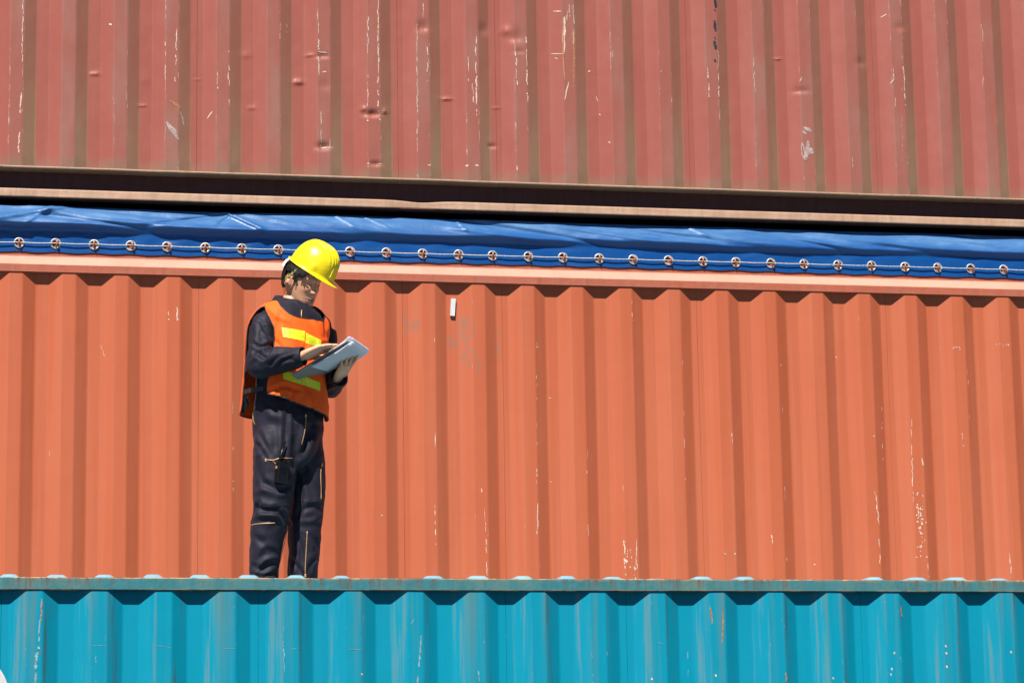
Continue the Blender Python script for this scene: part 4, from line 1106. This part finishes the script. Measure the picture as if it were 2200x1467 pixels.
for i in range(ntt-1):
    for j in range(nth):
        j2 = (j+1) % nth
        if keep[i, j] and keep[i, j2] and keep[i+1, j] and keep[i+1, j2]: Fv.append([i*nth+j, i*nth+j2, (i+1)*nth+j2, (i+1)*nth+j])
Vv = VV.reshape(-1, 3)
used = sorted(set(q for f in Fv for q in f)); mp_ = {q: k for k, q in enumerate(used)}
Vv = Vv[used]; Fv = [[mp_[q] for q in f] for f in Fv]
# border loops, smoothed, become the bound edges
ec = {}
for f in Fv:
    for a, b in zip(f, f[1:]+f[:1]): ec[(min(a, b), max(a, b))] = ec.get((min(a, b), max(a, b)), 0)+1
nb = {}
for (a, b), c_ in ec.items():
    if c_ == 1: nb.setdefault(a, []).append(b); nb.setdefault(b, []).append(a)
loops, seen = [], set()
for s0 in list(nb):
    if s0 in seen: continue
    lp = [s0]; seen.add(s0); cur = s0
    while True:
        nx = [q for q in nb[cur] if q not in seen]
        if not nx: break
        cur = nx[0]; seen.add(cur); lp.append(cur)
    if len(lp) > 12: loops.append(lp)
for lp in loops:
    P = Vv[lp]
    for _ in range(14): P = .25*np.roll(P, 1, 0)+.5*P+.25*np.roll(P, -1, 0)
    Vv[lp] = P
bm = bmesh.new()
bvs = [bm.verts.new(p) for p in Vv]
for f in Fv: bm.faces.new([bvs[q] for q in f])
inner = [v for v in bm.verts if not v.is_boundary]
for _ in range(3): bmesh.ops.smooth_vert(bm, verts=inner, factor=.5, use_axis_x=True, use_axis_y=True, use_axis_z=True)
bm.normal_update()
Vv = np.array([v.co[:] for v in bm.verts]); Nv = np.array([v.normal[:] for v in bm.verts]); bm.free()
if np.einsum('ij,ij->i', Nv, Vv-TC.mean(0)).mean() < 0: Nv = -Nv
Dv, fv = crease_field(Vv, Nv, [([(656, 742), (652, 775), (654, 805)], 3.5, .008), ([(632, 836), (628, 855), (624, 872)], 4, .010), ([(603, 672), (594, 715), (592, 760)], 5, .005), ([(690, 662), (698, 690), (701, 725)], 4, .007), ([(672, 688), (684, 715), (690, 742)], 5, -.005),
    ([(580, 842), (608, 830), (642, 838)], 5, .008), ([(662, 846), (668, 868), (674, 892)], 4, -.008), ([(612, 850), (614, 866), (612, 880)], 4, -.007), ([(586, 728), (604, 746), (612, 770)], 4, .006), ([(575, 660), (596, 680), (620, 690)], 5, -.004), ([(640, 720), (668, 738), (700, 742)], 5, .004), ([(684, 842), (688, 866), (690, 890)], 4, .008), ([(596, 838), (590, 856), (592, 868)], 3.5, .008)])
Vv = Vv+Nv*(Dv*1.15+.0022*fbm(Vv[:, 0]*26, Vv[:, 1]*26, Vv[:, 2]*22, 2))[:, None]
VEST = obj('safety_vest', Vv, Fv, M_VEST, PERSON, True)
so_ = VEST.modifiers.new('thickness', 'SOLIDIFY'); so_.thickness = .003; so_.offset = 0
for lp in loops: MB().tube(Vv[lp], .0036, 6, closed=True).build('black_binding', M_BLACK, VEST, True)
bvv = BVHTree.FromPolygons([Vector(p) for p in Vv], Fv)
def tape(quad, name, m, nx=16, ny=4, lift=.004):
    a, b, c_, d = [np.array(q, float) for q in quad]; P = []
    for j in range(ny):
        for i in range(nx):
            u, v_ = i/(nx-1), j/(ny-1); q = (a*(1-u)+b*u)*(1-v_)+(d*(1-u)+c_*u)*v_
            h = hit(bvv, q[0], q[1], lift)
            if h is None: return None
            P.append(h)
    P = np.array(P); return obj(name, P, gridfaces(ny, nx), m, VEST, True)
for q, nm, mm in ((((605, 703), (620, 705), (621, 726), (608, 724)), 'reflective_tape', M_TAPE2), (((620, 705), (655, 711), (655, 733), (621, 726)), 'reflective_tape', M_TAPE), (((656.5, 714), (690, 731), (690, 746), (656.5, 737)), 'reflective_tape', M_TAPE),
                  (((608, 795), (648, 806), (648, 826), (608, 814)), 'reflective_tape', M_TAPE), (((649, 806), (688, 822), (688, 839), (649, 826)), 'reflective_tape', M_TAPE)):
    tape(q, nm, mm)
# front zip line of the vest and side straps
P = seam_line(bvv, [(656, 712), (657, 760), (655, 810), (660, 860)], 30, .002)
if len(P) > 4: MB().tube(P, .0022, 6).build('front_closure', M_VEST, VEST, True)
def strap(p, q, m=M_BLACK):
    a, b = np.asarray(p), np.asarray(q); C = crom([a, (a+b)/2-E1*.012, b], 10); hw = np.array([0, 0, .011])
    return obj('side_strap', np.vstack([C-hw, C+hw]), [[i, i+1, 11+i, 10+i] for i in range(9)], m, VEST, True)
for py in (797, 846):
    strap(vest_pt(t_of(py), R_(-114), .055), vest_pt(t_of(py), R_(-76), .030)); strap(vest_pt(t_of(py), R_(114), .03), vest_pt(t_of(py), R_(76), .030))
# loose end of the strap
a = vest_pt(t_of(852), R_(-116), .062)
obj('strap_end', [a, a+E1*.03, a+E1*.045-E3*.03, a+E1*.02-E3*.085-E2*.01, a-E1*.004-E3*.085-E2*.012, a+E1*.004-E3*.03], [[0, 1, 2, 5], [5, 2, 3, 4]], M_BLACK, VEST)

KY, KP = math.radians(55), math.radians(34)
KF0 = np.array([math.sin(KY), -math.cos(KY), 0.0]); KF = KF0*math.cos(KP)-E3*math.sin(KP); KU = KF0*math.sin(KP)+E3*math.cos(KP); KL = np.array([math.cos(KY), math.sin(KY), 0.0])
KC = wp(672, 579, -.022); KS = .95
# ---- hair
Ph, nz, nt = head_local(.0065)
Zl, Yl, Xl = Ph[..., 2], Ph[..., 1], Ph[..., 0]
jit = .003*np.sin(np.arange(nt)*1.3)[None]+.003*np.sin(np.arange(nt)*.6+1)[None]
side = np.abs(Xl) > .045
hl = np.where(Yl > .070, .046+jit, np.where(Yl > .040, .030+jit, np.where(Yl > .018, .000+jit*1.2, np.where(Yl > -.030, .034+jit*.5, -.050+jit))))
kp = Zl > hl
hatz = ((hd(Xl, Yl, Zl)-KC)@KU)/KS
hatv = hd(Xl, Yl, Zl)-KC; haty = (hatv@KF)/KS
kp &= (hatz < -.010) & ~((haty < -.098) & (hatz > -.030))
nrm = np.stack([Xl, Yl, Zl-.01], -1); nrm /= np.linalg.norm(nrm, axis=-1, keepdims=True)
Ph = Ph+nrm*(.006*fbm(np.arctan2(Xl, Yl)*12, Zl*30, 1., 2)+.004)[..., None]*(Zl < .06)[..., None]
Vh = hd(Ph[..., 0], Ph[..., 1], Ph[..., 2]).reshape(-1, 3)
Fh = [f for f in gridfaces(nz, nt, True).tolist() if all(kp.reshape(-1)[q] for q in f)]
uh = sorted(set(q for f in Fh for q in f)); mh = {q: k for k, q in enumerate(uh)}
hm = MB(); hm.add(Vh[uh], [[mh[q] for q in f] for f in Fh])
rnd = random.Random(3)
kpf = np.argwhere(kp[1:-1] & ~kp[:-2] & (hatz[1:-1] < -.02))
for (i, j) in kpf:                                    # locks along the hair line
    for _ in range(3 if Yl[i+1, j] > -.02 else 0):
        q = Ph[i+1, j]+np.array([rnd.uniform(-.004, .004), rnd.uniform(-.004, .004), rnd.uniform(0, .01)])
        l = rnd.uniform(.006, .014); dr = np.array([rnd.uniform(-.15, .15), rnd.uniform(-.35, .15), -1.0])
        out = unit([q[0], q[1], 0])
        pts = [q+out*.002, q+dr*l*.5+out*.003, q+dr*l+out*rnd.uniform(-.001, .003)]
        pts = [hd(*p) for p in pts]
        hm.tube(crom(pts, 5), [.0032, .003, .0025, .0016, .0004], 5)
hm.build('hair', M_HAIR, PERSON, True)

# ------------------------------------------------------------------ hard hat
HAT = empty('hard_hat', tuple(KC), 'yellow ridged hard hat worn by the worker', 'hard hat')
def kd(x, y, z): return KC+KS*(np.multiply.outer(np.asarray(x, float), KL)+np.multiply.outer(np.asarray(y, float), KF)+np.multiply.outer(np.asarray(z, float), KU))
nu, nv = 120, 56
th = np.arange(nu)*2*math.pi/nu
rows = []
for k in range(nv):
    v_ = k/(nv-1)
    e = v_*math.pi/2*.985
    ch_, sh_ = math.cos(e)**.80, math.sin(e)**.92
    x = .1120*np.sin(th)*ch_; y = (.1300*np.where(np.cos(th) > 0, .98, 1.02)*np.cos(th))*ch_; z = .004+.142*sh_+0*th
    # ridges running front to back over the crown
    rid = np.zeros_like(th)
    for c_ in (-.050, -.032, -.016, 0, .016, .032, .050): rid += np.exp(-((x-c_)/.0050)**2)
    m_ = np.clip((z-.055)/.03, 0, 1)*np.clip((.125+y)/.06, 0, 1)*np.clip(1.2-np.abs(x)/.07, 0, 1)
    bo = .0085*rid*m_
    nn_ = np.stack([x/.11**2, y/.13**2, z/.14**2], -1); nn_ /= np.linalg.norm(nn_, axis=1)[:, None]+1e-9
    # raised bosses for the harness slots on both sides
    bs = .0055*np.exp(-(((np.abs(x)-.108)/.02)**2+((y-.055)/.016)**2))*np.clip(1-(z-.03)/.018, 0, 1)
    bs = bs+.0055*np.exp(-(((np.abs(x)-.105)/.02)**2+((y+.05)/.016)**2))*np.clip(1-(z-.03)/.018, 0, 1)
    P = np.stack([x, y, z], -1)+nn_*(bo+bs)[:, None]
    rows.append(P)
top = np.array(rows)
# brim: rolls out from the rim, long peak in front, rolled edge all round
br = []
cs_, sn_ = np.cos(th), np.sin(th)
peak = np.clip(cs_, 0, 1)**2.2
for f_, dz in ((1.0, .012), (1.0, .020), (.93, .0195), (.62, .006), (.3, -.001), (.12, -.001)):
    ex_ = (.010+.034*peak+.004*np.clip(-cs_, 0, 1))*f_
    zz_ = -.002-.013*f_-.006*peak*f_**2+.010*np.clip(-cs_, 0, 1)**2*f_ + (dz-.012)*.25
    br.append(np.stack([(.1120+ex_)*sn_, (.1300+ex_)*cs_*np.where(cs_ > 0, .98, 1.02), zz_+0*th], -1))
br = np.array(br)
inner_ = np.array([[(.106*math.sin(q), .124*math.cos(q), z_) for q in th] for z_ in (.0, -.010)])
lo = np.vstack([inner_[::-1][:1]*1.0, br]) if False else br
A_ = np.concatenate([np.array([[(.107*math.sin(q), .125*math.cos(q), .03) for q in th], [(.109*math.sin(q), .127*math.cos(q), -.008) for q in th]]), br, top], 0)
VK = kd(A_[..., 0], A_[..., 1], A_[..., 2]).reshape(-1, 3); FK = gridfaces(len(A_), nu, True).tolist(); FK.append([(len(A_)-1)*nu+k for k in range(nu)])
obj('shell', VK, FK, M_HELM, HAT, True)
# badge plate in front
def kq(x, y, z): return tuple(kd(x, y, z))
bz = [(-.024, .062), (.024, .062), (.029, .016), (-.029, .016)]
vv_ = []
for (x, z) in bz:
    yv = .130*.98*math.sqrt(max(0, 1-(x/.112)**2))*max(0, 1-((z-.004)/.142)**2)**.45
    vv_ += [kq(x, yv+.006, z), kq(x*1.12, yv-.006, z+(.004 if z > .03 else -.003))]
bmx = MB(); bmx.add(vv_, [[0, 2, 4, 6], [0, 1, 3, 2], [2, 3, 5, 4], [4, 5, 7, 6], [6, 7, 1, 0]]); bmx.build('badge_plate', M_HELM, HAT)
# white head band showing behind, and strap with printed marks
HB = []
for z_, k_ in ((.092, 1.16), (.078, 1.21), (.064, 1.22), (.050, 1.21)):
    w0_ = .0755*math.sqrt(max(.05, 1-(max(0, z_-.03)/.10)**2)); d0_ = .097*math.sqrt(max(.05, 1-(max(0, z_-.03)/.10)**2))
    for k in range(15):
        al_ = math.radians(27+70*k/14)
        HB.append(hd(-w0_*k_*math.cos(al_), -.004-d0_*k_*math.sin(al_), z_))
obj('head_band', HB, gridfaces(4, 15), M_HWHITE, HAT, True)
S0 = wp(640, 576, -.098); S1 = wp(627, 588, -.098); S2 = wp(615, 597, -.078); S3 = wp(607, 608, -.035)
Cs = crom([S0, S1, S2, S3], 26); up_ = unit(HU*.9+HF*-.35)
hw = np.array([up_*.0085]*26)
st_ = obj('nape_strap', np.vstack([Cs-hw, Cs+hw]), [[i, i+1, 27+i, 26+i] for i in range(25)], M_BLACK, HAT, True)
outw = -HL*.0018-HF*.0006
for k in range(2, 19):
    if k in (5, 9): continue
    q0, q1 = Cs[k], Cs[k]*.35+Cs[k+1]*.65
    h1, h2 = (.0058, .0052) if k % 3 else (.0058, .0005)
    obj('strap_mark', [q0+outw-up_*h1, q1+outw-up_*h1, q1+outw+up_*h2, q0+outw+up_*h2], [[0, 1, 2, 3]], M_YMARK, st_)

# ------------------------------------------------------------------ clipboard
CLIP = empty('clipboard', tuple(cb(0, 0, -.004)), 'grey clipboard with white pages folded over its top, held by the worker', 'clipboard')
def slab(l0, l1, w0, w1, n0, n1):
    v = [tuple(cb(l, w_, n_)) for l in (l0, l1) for w_ in (w0, w1) for n_ in (n0, n1)]
    return v, [[0, 1, 3, 2], [4, 6, 7, 5], [0, 4, 5, 1], [2, 3, 7, 6], [0, 2, 6, 4], [1, 5, 7, 3]]
v, f = slab(-CBL/2, CBL/2-.012, -CBW/2, CBW/2, -.003, 0); obj('board', v, f, M_BOARD, CLIP)
v, f = slab(-CBL/2+.012, CBL/2-.02, -CBW/2+.006, CBW/2-.006, .0008, .0045); obj('paper_stack', v, f, M_PAPER, CLIP)
v, f = slab(CBL/2-.045, CBL/2-.018, -.05, .05, .0055, .014); obj('clip', v, f, M_STEEL, CLIP)
# pages turned over the top, hanging behind the board
ns, nw = 44, 12
pth = []
for k in range(10): pth.append((CBL/2-.07+.07*k/9, .006+.010*(k/9)**2))
for k in range(1, 13):
    a = math.pi*k/12; pth.append((CBL/2+.012*math.sin(a), .001+.015*math.cos(a)))
for k in range(1, 23):
    u = k/22; pth.append((CBL/2-.225*u, -.014-.006*math.sin(u*math.pi)+.006*u))
for (dl, dn_, w0, w1) in ((0, 0, -CBW/2+.004, CBW/2-.002), (.004, -.003, -CBW/2+.012, CBW/2+.004)):
    VV = []
    for i, (l, n_) in enumerate(pth):
        u = max(0, (i-21)/22)
        for j in range(nw):
            s_ = j/(nw-1); w_ = w0+(w1-w0)*s_
            VV.append(cb(l+(dl if i > 12 else 0)+.012*u*math.sin(s_*2.2), w_, n_+(dn_ if i > 10 else -.0006*(dn_ < 0))-.008*u*math.sin(s_*4+1)*u))
    o_ = obj('turned_page', VV, gridfaces(len(pth), nw), M_PAPER, CLIP, True)
# pencil-thin pen in the writing hand
pt = np.array(tipsR[0])*.5+np.array(tipsR[1])*.5

# ------------------------------------------------------------------ two-way radio in the thigh pocket
rc = hit(bv, 605, 1014, .012)
RAD = empty('two_way_radio', tuple(rc), 'black two-way radio with thin antenna in the worker\'s thigh pocket', 'radio')
rx_ = unit([.93, .36, 0.0]); rz_ = unit(np.array([.10, -.03, .99])); rx_ = unit(rx_-rz_*(rx_@rz_)); ry_ = np.cross(rz_, rx_)
def rd(x, y, z): return rc+rx_*x+ry_*y+rz_*z
q = MB().box((-.029, -.018, -.055), (.029, .018, .050), .007)
obj('radio_body', [rd(*p) for p in q.v], q.f, M_RADIO, RAD, False)
for k in range(4):
    q = MB().box((-.020, -.0205, .022-k*.009), (.020, -.017, .026-k*.009), .001); obj('speaker_rib', [rd(*p) for p in q.v], q.f, M_RADIO, RAD)
v, f = tube([rd(-.016, 0, .045), rd(-.015, 0, .075), rd(.006, .004, .150)], [.0065, .0055, .0032], 10); obj('antenna', v, f, M_RADIO, RAD, True)
for x in (.006, .020):
    v, f = tube([rd(x, 0, .048), rd(x, 0, .062)], .0065, 10); obj('knob', v, f, M_RADIO, RAD, False)
q = MB().box((-.0325, -.006, .012), (-.028, .006, .026), .001); obj('side_button', [rd(*p) for p in q.v], q.f, M_CHIPO, RAD)
